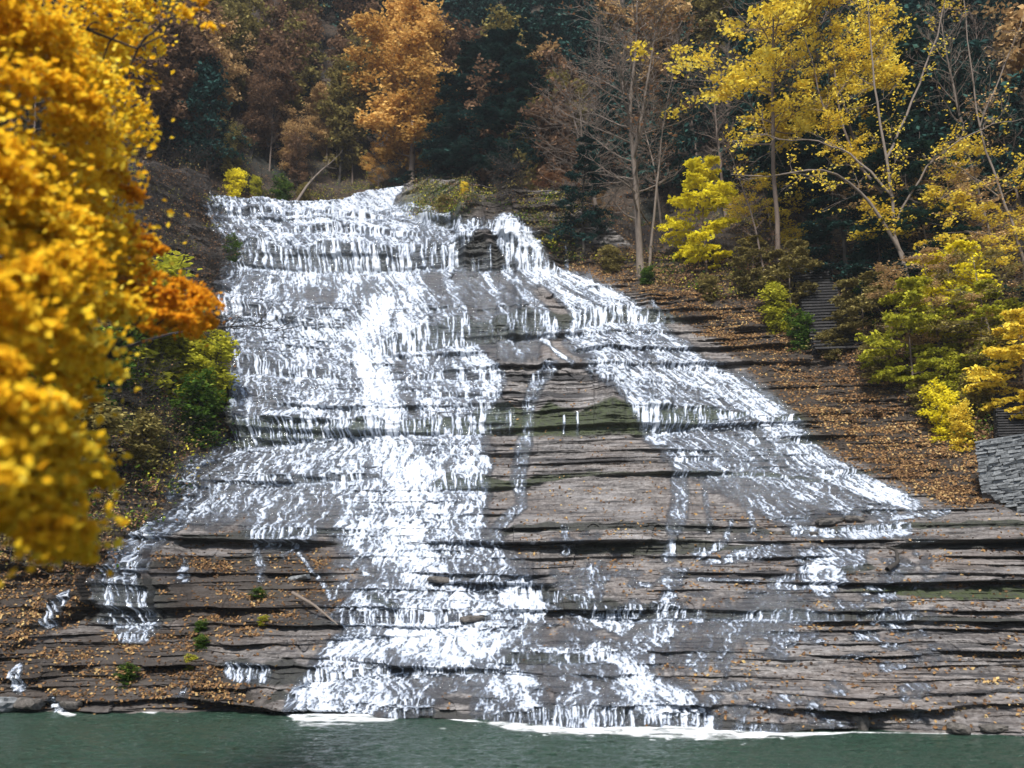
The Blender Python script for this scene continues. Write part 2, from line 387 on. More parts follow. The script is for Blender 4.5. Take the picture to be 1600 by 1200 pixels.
film = .50 * sst(.50, .66, fbm(PX / 42, PY / 16, 118, 4)) * sst(812, 860, PY) * sst(420, 560, PX) * sst(1560, 1380, PX) * sst(1150, 1120, PY)
W = np.maximum(W, film.astype(np.float32))
W = np.clip(W - (fbm(PX / 8, PY / 13, 108, 3) - .30) * .5 * (1 - np.minimum(W, 1)) ** .8 * (W > 0), 0, 1.1)
W0 = W
slope_r = sst(0, 60, PX - np.interp(PY, [380,420,520,620,700,790,800], [860,880,1090,1230,1310,1480,3000])) * sst(800, 770, PY)
# generic bedding: asymmetric saw-tooth courses in several sizes, coordinate = height with slow warps
zc = Z0 + (fbm(X0 / 16, Z0 / 16, 51, 2) - .5) * 1.5 + (fbm(X0 / 3.5, Z0 / 5, 53, 2) - .5) * .12 + .012 * X0
def course(S, seed, thr, lat, r=.09):
    q = zc / S + (fbm(X0 / (lat * 2), Z0 / 6, seed, 2) - .5) * .55
    k = np.floor(q); f = q - k
    a = vn(X0 / lat + k * 13.7, k * 7.1 + .5, seed + 3)
    a = sst(thr, thr + .25, a)
    u1 = X0 / (S * 2.6) + k * 5.3 + (vn(X0 / S, k * 3.1, seed + 5) - .5) * .5
    blk = .30 + .45 * vn(u1, k * 3.3 + .5, seed + 4) + .75 * vn(np.floor(u1 * .8), k, seed + 6)
    p = np.where(f < r, f / r, ((1 - f) / (1 - r)))
    return a * blk * p * S, a * (f < r * 1.2) * 1.0
patchy = sst(.36, .62, fbm(PX / 95, PY / 30, 57, 3))
for S, seed, thr, lat, k in ((1.9, 60, .40, 9, .42), (.85, 66, .34, 5, .50), (.42, 72, .32, 3, .56), (.19, 78, .28, 1.8, .56)):
    dd, rr = course(S, seed, thr, lat)
    if S < 1: dd = dd * (.5 + .5 * patchy); rr = rr * (.5 + .5 * patchy)
    wgt = (1 - smooth * (.95 if S < 1.5 else .9)) * k * (1 - .25 * slope_r) * (1 - .5 * bank) * (1 + .6 * sst(790, 850, PY)) * (1 - .45 * sst(.5, .9, W0))
    disp += dd * wgt
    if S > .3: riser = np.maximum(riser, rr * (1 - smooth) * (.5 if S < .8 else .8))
# lumps and pits
disp += (fbm(X0 / 8, Z0 / 3.4, 84, 4) - .5) * 1.15 * (1 - .6 * smooth)
disp += (fbm(X0 / .9, Z0 / .28, 90, 4, .6) - .5) * .42 * (1 - .6 * smooth) * rough_amt
disp += slope_r * 1.0 * (fbm(X0 / 1.6, Z0 / .7, 92, 4, .6) - .5) * 1.1
# left bank: blocky cliff and boulders
disp += bank * ((fbm(X0 / 2.2, Z0 / 1.7, 95, 4) - .5) * 3.6 + (np.abs(vn(X0 / 1.1, Z0 / .9, 99) - .5)) * 1.2)
# mossy block beside the upper chute and the dark cliff right of it
disp += ell(690, 322, 58, 34, .12) * 1.5 + ell(806, 345, 64, 44, .1) * .5
disp -= ell(880, 395, 26, 24, .5) * .8
# fade under water line
disp *= sst(1166, 1140, PY) * .9 + .1

P = P0.copy()
P[..., 1] -= disp * .94
P[..., 2] -= disp * .06
# roll the top edge back
nb = 6
back = []
for k in range(nb):
    q = P[-1].copy()
    dY = (k + 1) ** 1.6 * .55
    q[:, 1] += dY; q[:, 2] += np.where(gx > 880, dY * .75, -dY * .03 * (k + 1))
    q[:, 0] *= 1 + dY / q[:, 1] * .9
    q[:, 2] += (fbm(q[:, 0] / 1.3, q[:, 1] / 1.3, 197, 3) - .5) * .8
    back.append(q)
VV = np.concatenate([P, np.array(back)], 0)
def ext(a, fill=None):
    lastrow = a[-1:] if fill is None else np.full((1, NC), fill, np.float32)
    return np.concatenate([a] + [lastrow] * nb, 0)

# leaf litter density
def poly_mask(pts, soft=14):
    """soft inside mask of a closed outline in (px,py)"""
    pts = np.array(pts, float); n = len(pts)
    ins = np.zeros(PX.shape, bool); dmin = np.full(PX.shape, 1e9, np.float32)
    x, y = PX, PY
    for i in range(n):
        x1, y1 = pts[i]; x2, y2 = pts[(i + 1) % n]
        c = ((y1 > y) != (y2 > y)) & (x < (x2 - x1) * (y - y1) / (y2 - y1 + 1e-9) + x1)
        ins ^= c
        t = np.clip(((x - x1) * (x2 - x1) + (y - y1) * (y2 - y1)) / ((x2-x1)**2 + (y2-y1)**2), 0, 1)
        dmin = np.minimum(dmin, np.hypot(x - x1 - t * (x2 - x1), y - y1 - t * (y2 - y1)))
    sd = np.where(ins, dmin, -dmin)
    return sst(-soft, soft, sd)
litter = (.35 + .65 * sst(.38, .55, fbm(PX / 70, PY / 12, 143, 4))) * poly_mask([(880,420),(1000,470),(1090,520),(1170,570),(1250,650),(1310,715),(1400,755),(1470,785),(1600,790),(1860,790),(1860,500),(1600,480),(1300,380),(1000,380)], 16)
litter2 = poly_mask([(270,870),(520,860),(540,950),(430,985),(330,1010),(450,1100),(100,1105),(-250,1110),(-250,900),(60,1000),(170,985),(280,975)], 18)
litter = np.maximum(litter, litter2 * (.10 + .5 * sst(.45, .7, fbm(PX / 50, PY / 14, 141, 3))))
litter = np.maximum(litter, bank * .4 * sst(650, 760, PY))

# fan coordinate along which the water runs
LE = np.interp(PY, [290,420,500,600,690,760,850,910,1170], [300,380,350,372,372,320,250,190,-60])
RE = np.interp(PY, [290,330,365,425,510,620,720,795,900,1170], [640,680,830,890,1040,1205,1330,1450,1600,1900])
S_ = (PX - LE) / (RE - LE)
t_ = PY / 100
rs = sst(.15, .6, riser)
wx = (fbm(S_ * 30, t_ * 5, 110, 3) - .5) * .035
wpx = PX + (vn(PX / 9, PY / 12, 111) - .5) * 3
# sliding water on the slabs follows the fan, falling water on the risers hangs straight down
g1 = vn((S_ + wx) * 300, t_ * 5.5 + 3, 101); g2 = vn((S_ + wx * .5) * 600, t_ * 13, 102); g3 = vn((S_ + wx) * 70, t_ * 4, 103)
h1 = vn(wpx / 2.0, PY / 22, 105); h2 = vn(wpx / 4.0, PY / 34, 106); h3 = vn(wpx / 1.4, PY / 9, 107)
n4 = vn(PX / 1.9, PY / 1.9, 104)
h4 = vn(wpx / 13, PY / 60, 109)
sl_str = .36 * g1 + .32 * g2 + .12 * g3 + .20 * n4
ri_str = .34 * h1 + .18 * h2 + .24 * h3 + .12 * n4 + .12 * h4
# lace: thin bright contour lines of a warped field
wq = (fbm(PX / 12, PY / 10, 120, 3) - .5) * 3.2
q1 = fbm((S_ + wx) * 130 + wq, PY / 7.5 + wq, 125, 2); q2 = vn(PX / 4.6 + wq * 1.5, PY / 3.0 - wq, 128); q3 = vn(PX / 10 + wq * .7, PY / 2.1 + wq, 129)
lace = 1 - np.minimum(1, np.abs(q1 - .5) * 7.0); lace2 = 1 - np.minimum(1, np.abs(q2 - .5) * 4.0)
lace = .42 * lace + .28 * lace2 + .2 * q3 + .22 * n4
slab = .56 * sharp(sl_str, 2.6) + .44 * np.clip(lace * 1.25 - .08, 0, 1)
pat = slab * (1 - rs) + sharp(ri_str, 2.7) * rs
strand = pat
big = fbm(S_ * 20, t_ * 3.0, 130, 3)
Wn = np.clip(W, 0, 1.1) * (.84 + .32 * sharp(big, 1.8))
Wn = Wn * (1 - .16 * rs * (W < .9))
th = 1.03 - Wn * .90
foam = sst(th - .34, th + .42, pat) * sst(.10, .4, W)
foam = np.maximum(foam, basefoam * sst(.2, .55, W) * (.3 + .8 * n4) * .9)
core = sst(.9, 1.08, Wn)
foam = np.maximum(foam, core * (.42 + .58 * sharp(pat, 1.5)))
foam = np.maximum(foam, .40 * sst(.30, .85, W) * (.45 + .55 * sharp(.5 * g1 + .5 * n4, 1.6)) * (1 - .55 * rs))
foam = np.clip(foam, 0, 1)
n1 = g1
litter = litter * (1 - sst(.15, .35, W))
# leaves gathered on the dry shelves
shelf = (fbm(PX / 60, PY / 9, 140, 3) > .56) * sst(780, 830, PY) * .08 + .025 * (PY > 560)
litter = np.maximum(litter, shelf * (1 - sst(.1, .3, W)) * (1 - .8 * riser))
wet = np.clip(sst(.02, .3, W) + .5 * fbm(X0 / 6, Z0 / 1.5, 150, 3), 0, 1)
mossmap = np.maximum.reduce([moss, ell(690, 330, 60, 30) * .9, ell(320, 620, 60, 60) * .8, ell(370, 400, 22, 26) * .7, ell(1300, 640, 120, 60) * .25,
                             ell(1380, 600, 90, 30) * .3, ell(420, 925, 30, 12) * .6])
soil_dark = np.maximum(litter2 * .8, np.maximum(bank * .9, poly_mask([(880,400),(1000,470),(1100,520),(1200,610),(1290,700),(1470,790),(1860,790),(1860,500),(1600,480),(1300,380),(1000,380)], 10)))
soil_dark = np.clip(soil_dark + ell(806, 345, 70, 56) * .9 + ell(890, 395, 40, 40) * .8, 0, 1)  # ellipses only darken the bare rock wall right of the chute

# --- rock material
t = NT('wet_shale')
vB = t.coords((.35, .35, 3.2)); vO = t.coords((1, 1, 1)); vS = t.coords((1, 1, .35))
n_band = t.noise(vB, 1.6, 5, .62); n_big = t.noise(vO, .22, 3); n_fine = t.noise(vO, 5, 5, .7); n_band2 = t.noise(vB, 6, 4, .7)
c = t.ramp(n_band, [(.32, (.022, .020, .022)), (.43, (.10, .090, .082)), (.53, (.22, .198, .185)), (.65, (.42, .395, .375)), (.8, (.11, .105, .11))])
c = t.mix(t.math('MULTIPLY', n_band2, .85), c, t.ramp(n_fine, [(.38, (.022, .021, .021)), (.5, (.20, .188, .182)), (.66, (.52, .505, .50))]))
c = t.mix(t.math('MULTIPLY', t.math('SUBTRACT', n_big, .42, True), 1.6, True), c, (.17, .125, .10))
vC = t.coords((.22, .22, 5.5)); n_cr = t.noise(vC, 1.5, 6, .68)
crk = t.ramp(n_cr, [(.39, (1, 1, 1)), (.455, (0, 0, 0))]); c = t.mix(t.math('MULTIPLY', crk, .85), c, (.022, .021, .023))
wetm = t.math('SUBTRACT', 1.0, t.attr('wet'), True)
pale = t.ramp(t.noise(t.coords((.18, .18, 1.5)), 1.3, 5, .65), [(.54, (0, 0, 0)), (.66, (1, 1, 1))]); c = t.mix(t.math('MULTIPLY', t.math('MULTIPLY', pale, wetm), .7), c, (.42, .41, .42))
c = t.mix(t.math('MULTIPLY', t.attr('riser'), .95), c, t.mix(n_fine, (.012, .013, .015), (.06, .056, .055)))  # undercut shade of the ledges painted into the riser colour
c = t.mix(t.math('MULTIPLY', t.attr('wet'), .72), c, (.036, .037, .045))
ms = t.math('MULTIPLY', t.attr('moss'), t.math('MULTIPLY', t.math('SUBTRACT', n_fine, .3, True), 3.2, True), True)
c = t.mix(ms, c, t.mix(n_band2, (.02, .035, .012), (.085, .11, .03)))
sl_ = t.math('MULTIPLY', t.attr('soil_dark'), t.math('ADD', n_fine, .5), True)
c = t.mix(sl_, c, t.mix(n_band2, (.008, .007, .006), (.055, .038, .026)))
pb = t.n('BsdfPrincipled', i_Base_Color=c)
t.set(pb.inputs['Roughness'], t.math('SUBTRACT', .70, t.math('MULTIPLY', t.attr('wet'), .42)))
hgt = t.math('ADD', t.math('MULTIPLY', n_band2, .8), n_fine)
t.set(pb.inputs['Normal'], t.bump(hgt, .9, .16))
M_ROCK = t.done(pb.outputs[0])

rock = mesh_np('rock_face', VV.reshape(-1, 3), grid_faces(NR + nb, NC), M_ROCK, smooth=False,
               attrs={'riser': ext(riser), 'wet': ext(wet), 'moss': ext(mossmap), 'soil_dark': ext(soil_dark, 1.0)})
setp(rock, 'broad stepped grey shale rock face under the waterfall with leaf covered banks', 'rock face', None, 'structure')

# --- running water mesh
Wp = P.copy()
dpy = np.gradient(Wp[..., 1], axis=0)
off = .04 + .20 * foam * (.3 + .7 * strand) + .05 * (n1 - .5)
# the water bridges the notches of the rock instead of following each one
Ys = Wp[..., 1].copy()
for _ in range(3):
    Ys[1:-1] = np.minimum(Ys[1:-1], (Ys[:-2] + Ys[2:]) * .5)
Wp[..., 1] = Ys - off
F = grid_faces(NR, NC)
wv = (W > .16) & (foam > .02) | (W > .34)
# widen by one ring
wr = wv.ravel()
keep = wr[F].any(1) & (W.ravel()[F].max(1) > .05)
F = F[keep]
used, inv = np.unique(F, return_inverse=True)
t = NT('white_water')
f_ = t.attr('foam'); vO = t.coords()
fine = t.noise(vO, 14, 3, .6)
fa = t.math('ADD', f_, t.math('MULTIPLY', t.math('SUBTRACT', fine, .5), .55), True)
fa = t.ramp(fa, [(.12, (0, 0, 0)), (.4, (.26, .26, .26)), (.66, (.74, .74, .74)), (.92, (1, 1, 1))])
wcol = t.ramp(f_, [(.42, (.30, .36, .46)), (.78, (.45, .51, .61)), (1, (.60, .64, .70))])
wc = t.n('BsdfPrincipled', i_Base_Color=wcol, i_Roughness=.5)
t.set(wc.inputs['Normal'], t.bump(fine, .8, .1))
tr = t.n('BsdfTransparent', i_Color=(.93, .95, .96)); gl = t.n('BsdfGlossy', i_Color=(.9, .95, 1), i_Roughness=.12)
t.set(gl.inputs['Normal'], t.bump(fine, 1, .1))
m1 = t.n('MixShader'); m1.inputs[0].default_value = .09
t.t.links.new(tr.outputs[0], m1.inputs[1]); t.t.links.new(gl.outputs[0], m1.inputs[2])
m2 = t.n('MixShader'); t.set(m2.inputs[0], fa)
t.t.links.new(m1.outputs[0], m2.inputs[1]); t.t.links.new(wc.outputs[0], m2.inputs[2])
M_WATER = t.done(m2.outputs[0])
wf = mesh_np('waterfall', Wp.reshape(-1, 3)[used], inv.reshape(F.shape), M_WATER, smooth=True, attrs={'foam': foam.ravel()[used]})
setp(wf, 'wide white waterfall fanning down the stepped rock into the pool', 'waterfall', None, 'structure')

# ================================================================== POOL
xs = np.linspace(-62, 62, 1300); ys = np.concatenate([np.linspace(8, 22, 60)[:-1], np.linspace(22, 44, 520)])
GX, GY = np.meshgrid(xs, ys)
wvz = (fbm(GX / .55, GY / .30, 160, 4) - .5) * .12 + (vn(GX / 2.4, GY / 1.3, 165) - .5) * .05
PV = np.stack([GX, GY, wvz], -1)
qx, qy = proj(PV)
fl = np.interp(qx, [-400, 0, 80, 110, 140, 210, 240, 255, 440, 470, 540, 610, 640, 780, 860, 1000, 1150, 1240, 1330, 1600, 2000],
                   [1112, 1112, 1110, 1118, 1112, 1111, 1113, 1110, 1112, 1121, 1121, 1117, 1116, 1131, 1136, 1141, 1147, 1149, 1144, 1148, 1148])
fwid = np.interp(qx, [-400, 90, 104, 120, 215, 240, 255, 440, 470, 610, 640, 760, 800, 900, 1100, 1250, 1330, 1600], [0, 0, 7, 0, 0, 4, 0, 0, 16, 11, 1, 3, 10, 12, 12, 4.5, 1, 1])
fo = np.clip(1.15 - np.abs(qy - fl) / np.maximum(fwid, .05), 0, 1) * (fwid > .3)
fo = fo * (.35 + .65 * sst(.35, .6, vn(GX / .9, GY / .6, 171))) + .30 * np.clip(1 - np.abs(qy - fl) / np.maximum(fwid * 3, .05), 0, 1) * (fwid > .3)
drift = (vn(GX / .16, GY / .22, 172) > .86) * sst(.50, .66, fbm(GX / 2.2, GY / .9, 173, 3)) * np.exp(-np.maximum(0, qy - fl) / 22) * (np.interp(qx, [300, 450, 1150, 1500], [.2, 1, 1, .1]))
fo = fo + drift * .8
fo = sst(.35, .85, fo * (.45 + 1.1 * fbm(GX / .35, GY / .5, 170, 3)))
t = NT('pool_green_water')
vO = t.coords((1, 2.0, 1)); nz = t.noise(vO, 2.6, 4, .6); nz2 = t.noise(t.coords((.06, .1, 1)), 1, 2)
pbw = t.n('BsdfPrincipled', i_Roughness=.07, i_IOR=1.33)
t.set(pbw.inputs['Base Color'], t.mix(t.attr('foam'), t.mix(nz2, (.012, .038, .024), (.030, .062, .042)), (.85, .88, .9)))
t.set(pbw.inputs['Roughness'], t.math('ADD', .07, t.math('MULTIPLY', t.attr('foam'), .5)))
t.set(pbw.inputs['Normal'], t.bump(nz, 1.0, .34))
M_POOL = t.done(pbw.outputs[0])
pool = mesh_np('pool_water', PV.reshape(-1, 3), grid_faces(len(ys), len(xs)), M_POOL, smooth=True, attrs={'foam': fo})
setp(pool, 'dark green rippled pool below the waterfall with white foam at the rock edge', 'pool', None, 'structure')

# gravel the camera stands on, and pool bed: one sheet behind and under everything near
t = NT('gravel_ground'); vO = t.coords()
pg = t.n('BsdfPrincipled', i_Roughness=.9)
t.set(pg.inputs['Base Color'], t.mix(t.noise(vO, 4, 4, .7), (.07, .06, .05), (.24, .21, .18)))
t.set(pg.inputs['Normal'], t.bump(t.noise(vO, 8, 4), .6, .05)); M_GRAVEL = t.done(pg.outputs[0])
gxx = np.linspace(-150, 150, 120); gyy = np.concatenate([np.linspace(-120, 0, 30)[:-1], np.linspace(0, 14, 30)[:-1], np.linspace(14, 50, 30)])
G1, G2 = np.meshgrid(gxx, gyy)
side = sst(30, 60, np.abs(G1))
gz = np.where(G2 < 0, 2.4, 2.4 - 4.4 * sst(1, 12, G2)) + side * 9 + (fbm(G1 / 6, G2 / 6, 175, 3) - .5) * .8 + sst(9, 15, -G1 * .8) * sst(36, 22, G2) * 3.4
gr_ = mesh_np('ground', np.stack([G1, G2, gz], -1).reshape(-1, 3), grid_faces(len(gyy), len(gxx)), M_GRAVEL, smooth=True)
setp(gr_, 'gravel bank and pool bed around the near side of the pool', 'ground', None, 'structure')

# ================================================================== HILLSIDE
HILL_PTS = [(-300,450,60),(-300,200,72),(-300,0,90),(-300,-260,120),(0,450,68),(0,250,80),(0,0,100),(0,-260,130),
 (300,450,80),(300,300,92),(300,150,108),(300,0,124),(300,-260,150),(600,400,100),(600,310,108),(600,200,124),(600,0,148),(600,-260,178),
 (800,400,88),(800,300,97),(800,150,112),(800,0,130),(800,-260,160),(1000,430,75),(1000,300,87),(1000,150,101),(1000,0,116),(1000,-260,146),
 (1200,440,71),(1200,300,80),(1200,150,91),(1200,0,104),(1200,-260,134),(1400,520,60),(1400,300,71),(1400,150,81),(1400,0,93),(1400,-260,120),
 (1600,560,54.5),(1600,300,63.5),(1600,0,83),(1600,-260,108),(1900,600,50),(1900,300,57),(1900,0,72),(1900,-260,92)]
hillY = rbf(HILL_PTS)
hx = np.linspace(-330, 1930, 420); hy = np.linspace(600, -270, 200)
HX, HY = np.meshgrid(hx, hy)
lowl = topline(HX) + 60
HYc = np.minimum(HY, np.maximum(lowl, -999)) if False else HY
HYY = hillY(HX, HY)
HP = at(HX, HY, HYY)
HP[..., 1] -= (fbm(HP[..., 0] / 6, HP[..., 2] / 4, 180, 4) - .5) * 4 - 2.2
t = NT('forest_floor'); vO = t.coords()
pf = t.n('BsdfPrincipled', i_Roughness=.95)
nf = t.noise(vO, 3.5, 5, .75); nb_ = t.noise(vO, .15, 3)
cf = t.ramp(nf, [(.3, (.010, .009, .009)), (.5, (.03, .022, .016)), (.62, (.09, .052, .028)), (.75, (.15, .085, .042))])
cf = t.mix(t.math('MULTIPLY', t.math('SUBTRACT', nb_, .45, True), 4, True), cf, (.014, .02, .016))
t.set(pf.inputs['Base Color'], cf)
t.set(pf.inputs['Normal'], t.bump(nf, .8, .3)); M_FLOOR = t.done(pf.outputs[0])
hill = mesh_np('hillside', HP.reshape(-1, 3), grid_faces(200, 420), M_FLOOR, smooth=True)
setp(hill, 'steep dark forested gorge side rising behind and around the waterfall', 'hillside', None, 'structure')

def face_pt(px, py):
    """real surface point of the rock face under that direction"""
    c = int(np.clip(round((px + 250) / 2100 * (NC - 1)), 0, NC - 1))
    r = int(np.clip(np.argmin(np.abs(PY[:, c] - py)), 0, NR - 1))
    return P[r, c].copy()
def hill_pt(px, py):
    j = int(np.clip(round((px + 330) / 2260 * 419), 0, 419)); i = int(np.clip(round((600 - py) / 870 * 199), 0, 199))
    return HP[i, j].copy()

# ------------------------------------------------------------------ fallen leaves (countless)
def leaf_quads(Pc, N, size, rnd, fold=.25, asp=1.5):
    """one folded quad leaf at each centre; returns V,F,attr"""
    n = len(Pc)
    N = N / np.linalg.norm(N, axis=1, keepdims=True)
    A = RNG.normal(size=(n, 3)); T = A - (A * N).sum(1, keepdims=True) * N
    T /= np.linalg.norm(T, axis=1, keepdims=True); B = np.cross(N, T)
    s = size[:, None]
    Vs = np.stack([Pc - T * s * .5 * asp, Pc + B * s * .5 + N * s * fold * .5, Pc + T * s * .5 * asp, Pc - B * s * .5 + N * s * fold * .5], 1)
    i = np.arange(n)[:, None] * 4
    F = np.concatenate([i + np.array([[0, 1, 2]]), i + np.array([[0, 2, 3]])], 0)
    return Vs.reshape(-1, 3), F, np.repeat(rnd, 4)
fN = np.zeros_like(P)
dc = np.gradient(P, axis=1); dr = np.gradient(P, axis=0)
fN = np.cross(dc, dr); fN /= np.linalg.norm(fN, axis=2, keepdims=True) + 1e-9
flat = np.clip(fN[..., 2], 0.02, 1)
dens = litter * (.25 + flat) * (Y0 / 50) ** 1.0 * (Z0 > .1)
dens *= (.12 + 1.6 * sharp(fbm(PX / 30, PY / 7, 190, 4), 3.2))
pr = (dens / dens.sum()).ravel()
NL = 95000
idx = RNG.choice(pr.size, NL, p=pr)
lp = P.reshape(-1, 3)[idx] + RNG.normal(size=(NL, 3)) * .03; ln = fN.reshape(-1, 3)[idx]
lp += ln * .03
rnd = np.clip(RNG.random(NL) * .75 + .25 * vn(lp[:, 0] / 2, lp[:, 2] / 2, 195), 0, 1)
# litter on the banks behind and beside the face
hi = RNG.choice(HP.shape[0] * HP.shape[1], 60000, p=(lambda w: w / w.sum())((((HX > 860) & (HY > 180)) * sst(180, 420, HY) * (.2 + fbm(HX / 40, HY / 30, 191, 3)) + .12 * ((HX > 300) & (HX < 860) & (HY > 100))).ravel()))
lp2 = HP.reshape(-1, 3)[hi] + RNG.normal(size=(60000, 3)) * np.array([.22, .25, .22]); lp2[:, 2] += .06
bk = np.array(back)[:, 835:].reshape(-1, 3); bi = RNG.choice(len(bk), 16000); lp3 = bk[bi] + RNG.normal(size=(16000, 3)) * np.array([.08, .3, .12])
ln = np.concatenate([ln, np.tile([0, -.5, .85], (76000, 1))]); lp = np.concatenate([lp, lp2, lp3]); rnd = np.concatenate([rnd, RNG.random(76000) * .9]); NL = len(lp)
V_, F_, r_ = leaf_quads(lp, ln + RNG.normal(size=(NL, 3)) * .45, RNG.uniform(.06, .15, NL), rnd)
M_LITTER = leaf_mat('fallen_leaf', [(0, (.04, .026, .018)), (.25, (.11, .065, .038)), (.5, (.21, .12, .06)), (.72, (.32, .19, .085)), (.88, (.47, .33, .15)), (1, (.60, .46, .20))], .15)
lv = mesh_np('fallen_leaves', V_, F_, M_LITTER, attrs={'rnd': r_})
setp(lv, 'fallen orange and brown leaves scattered over the rock banks and ledges', 'fallen leaves', None, 'stuff')
# ================================================================== VEGETATION
M_BARK = bark_mat('bark_grey_brown', (.06, .045, .037), (.21, .16, .13))
M_BARKP = bark_mat('bark_pale', (.07, .055, .045), (.24, .195, .16))
M_BARKD = bark_mat('bark_dark', (.014, .013, .012), (.05, .042, .035))
M_YEL = leaf_mat('leaf_golden', [(0, (.42, .27, .03)), (.35, (.76, .56, .06)), (.7, (.92, .75, .10)), (1, (.94, .84, .24))], .4)
M_YELB = leaf_mat('leaf_lemon', [(0, (.42, .38, .02)), (.35, (.80, .70, .03)), (.75, (.95, .84, .06)), (1, (.96, .90, .18))], .45)
M_GOLD = leaf_mat('leaf_orange_gold', [(0, (.48, .23, .012)), (.25, (.84, .48, .022)), (.6, (.95, .65, .035)), (.85, (.96, .77, .08)), (1, (.94, .84, .20))], .5)
M_AMBER = leaf_mat('leaf_amber', [(0, (.45, .16, .012)), (.4, (.80, .36, .02)), (.75, (.92, .50, .03)), (1, (.94, .64, .07))], .5)
M_ORG = leaf_mat('leaf_rust_orange', [(0, (.32, .17, .05)), (.4, (.60, .36, .10)), (.75, (.80, .52, .17)), (1, (.86, .64, .28))], .35)
M_TAN = leaf_mat('leaf_pale_tan', [(0, (.20, .12, .06)), (.4, (.44, .29, .14)), (.75, (.62, .43, .20)), (1, (.70, .55, .28))], .3)
M_OLV = leaf_mat('leaf_olive', [(0, (.07, .06, .03)), (.4, (.18, .15, .055)), (.75, (.32, .27, .09)), (1, (.48, .40, .14))], .3)
M_RUS = leaf_mat('leaf_russet', [(0, (.06, .04, .03)), (.4, (.16, .10, .065)), (.75, (.28, .17, .10)), (1, (.40, .26, .14))], .3)
M_LIM = leaf_mat('leaf_lime', [(0, (.10, .11, .02)), (.4, (.30, .31, .03)), (.75, (.55, .52, .05)), (1, (.74, .66, .10))], .4)
M_GRN = leaf_mat('leaf_green', [(0, (.015, .035, .010)), (.4, (.045, .10, .018)), (.75, (.12, .20, .03)), (1, (.28, .32, .05))], .35)
M_HEM = leaf_mat('needle_dark', [(0, (.006, .014, .014)), (.4, (.020, .052, .048)), (.75, (.036, .092, .080)), (1, (.07, .14, .11))], .12)
M_TWG = leaf_mat('dead_leaf', [(0, (.07, .035, .02)), (.5, (.24, .12, .06)), (1, (.44, .25, .12))], .25)

def unit(a): return a / (np.linalg.norm(a) + 1e-9)
class Tubes:
    def __init__(s): s.V = []; s.F = []; s.n = 0
    def add(s, pts, rad, k=5):
        pts = np.asarray(pts, float); m = len(pts)
        T = np.gradient(pts, axis=0); T /= np.linalg.norm(T, axis=1, keepdims=True) + 1e-9
        ref = np.array([0.3, 0.2, 1.0]) if abs(T[0, 2]) < .8 else np.array([1.0, .2, .1])
        A = np.cross(T, ref); A /= np.linalg.norm(A, axis=1, keepdims=True) + 1e-9; B = np.cross(T, A)
        an = np.arange(k) * 2 * math.pi / k
        r = np.asarray(rad, float)[:, None, None]
        V = pts[:, None] + r * (A[:, None] * np.cos(an)[None, :, None] + B[:, None] * np.sin(an)[None, :, None])
        s.V.append(V.reshape(-1, 3))
        i = (np.arange(m - 1)[:, None] * k + np.arange(k)[None]); j = (np.arange(m - 1)[:, None] * k + (np.arange(k) + 1)[None] % k)
        s.F.append((np.stack([i, j, j + k, i + k], -1).reshape(-1, 4)) + s.n)
        s.n += m * k
    def arrays(s): return np.concatenate(s.V), np.concatenate(s.F)

def curve(p0, d0, L, n, rng, wander=.15, lift=0.0):
    pts = [np.array(p0, float)]; d = unit(np.array(d0, float)); st = L / n
    for _ in range(n):
        d = unit(d + rng.normal(size=3) * wander + np.array([0, 0, lift]))
        pts.append(pts[-1] + d * st)
    return np.array(pts)

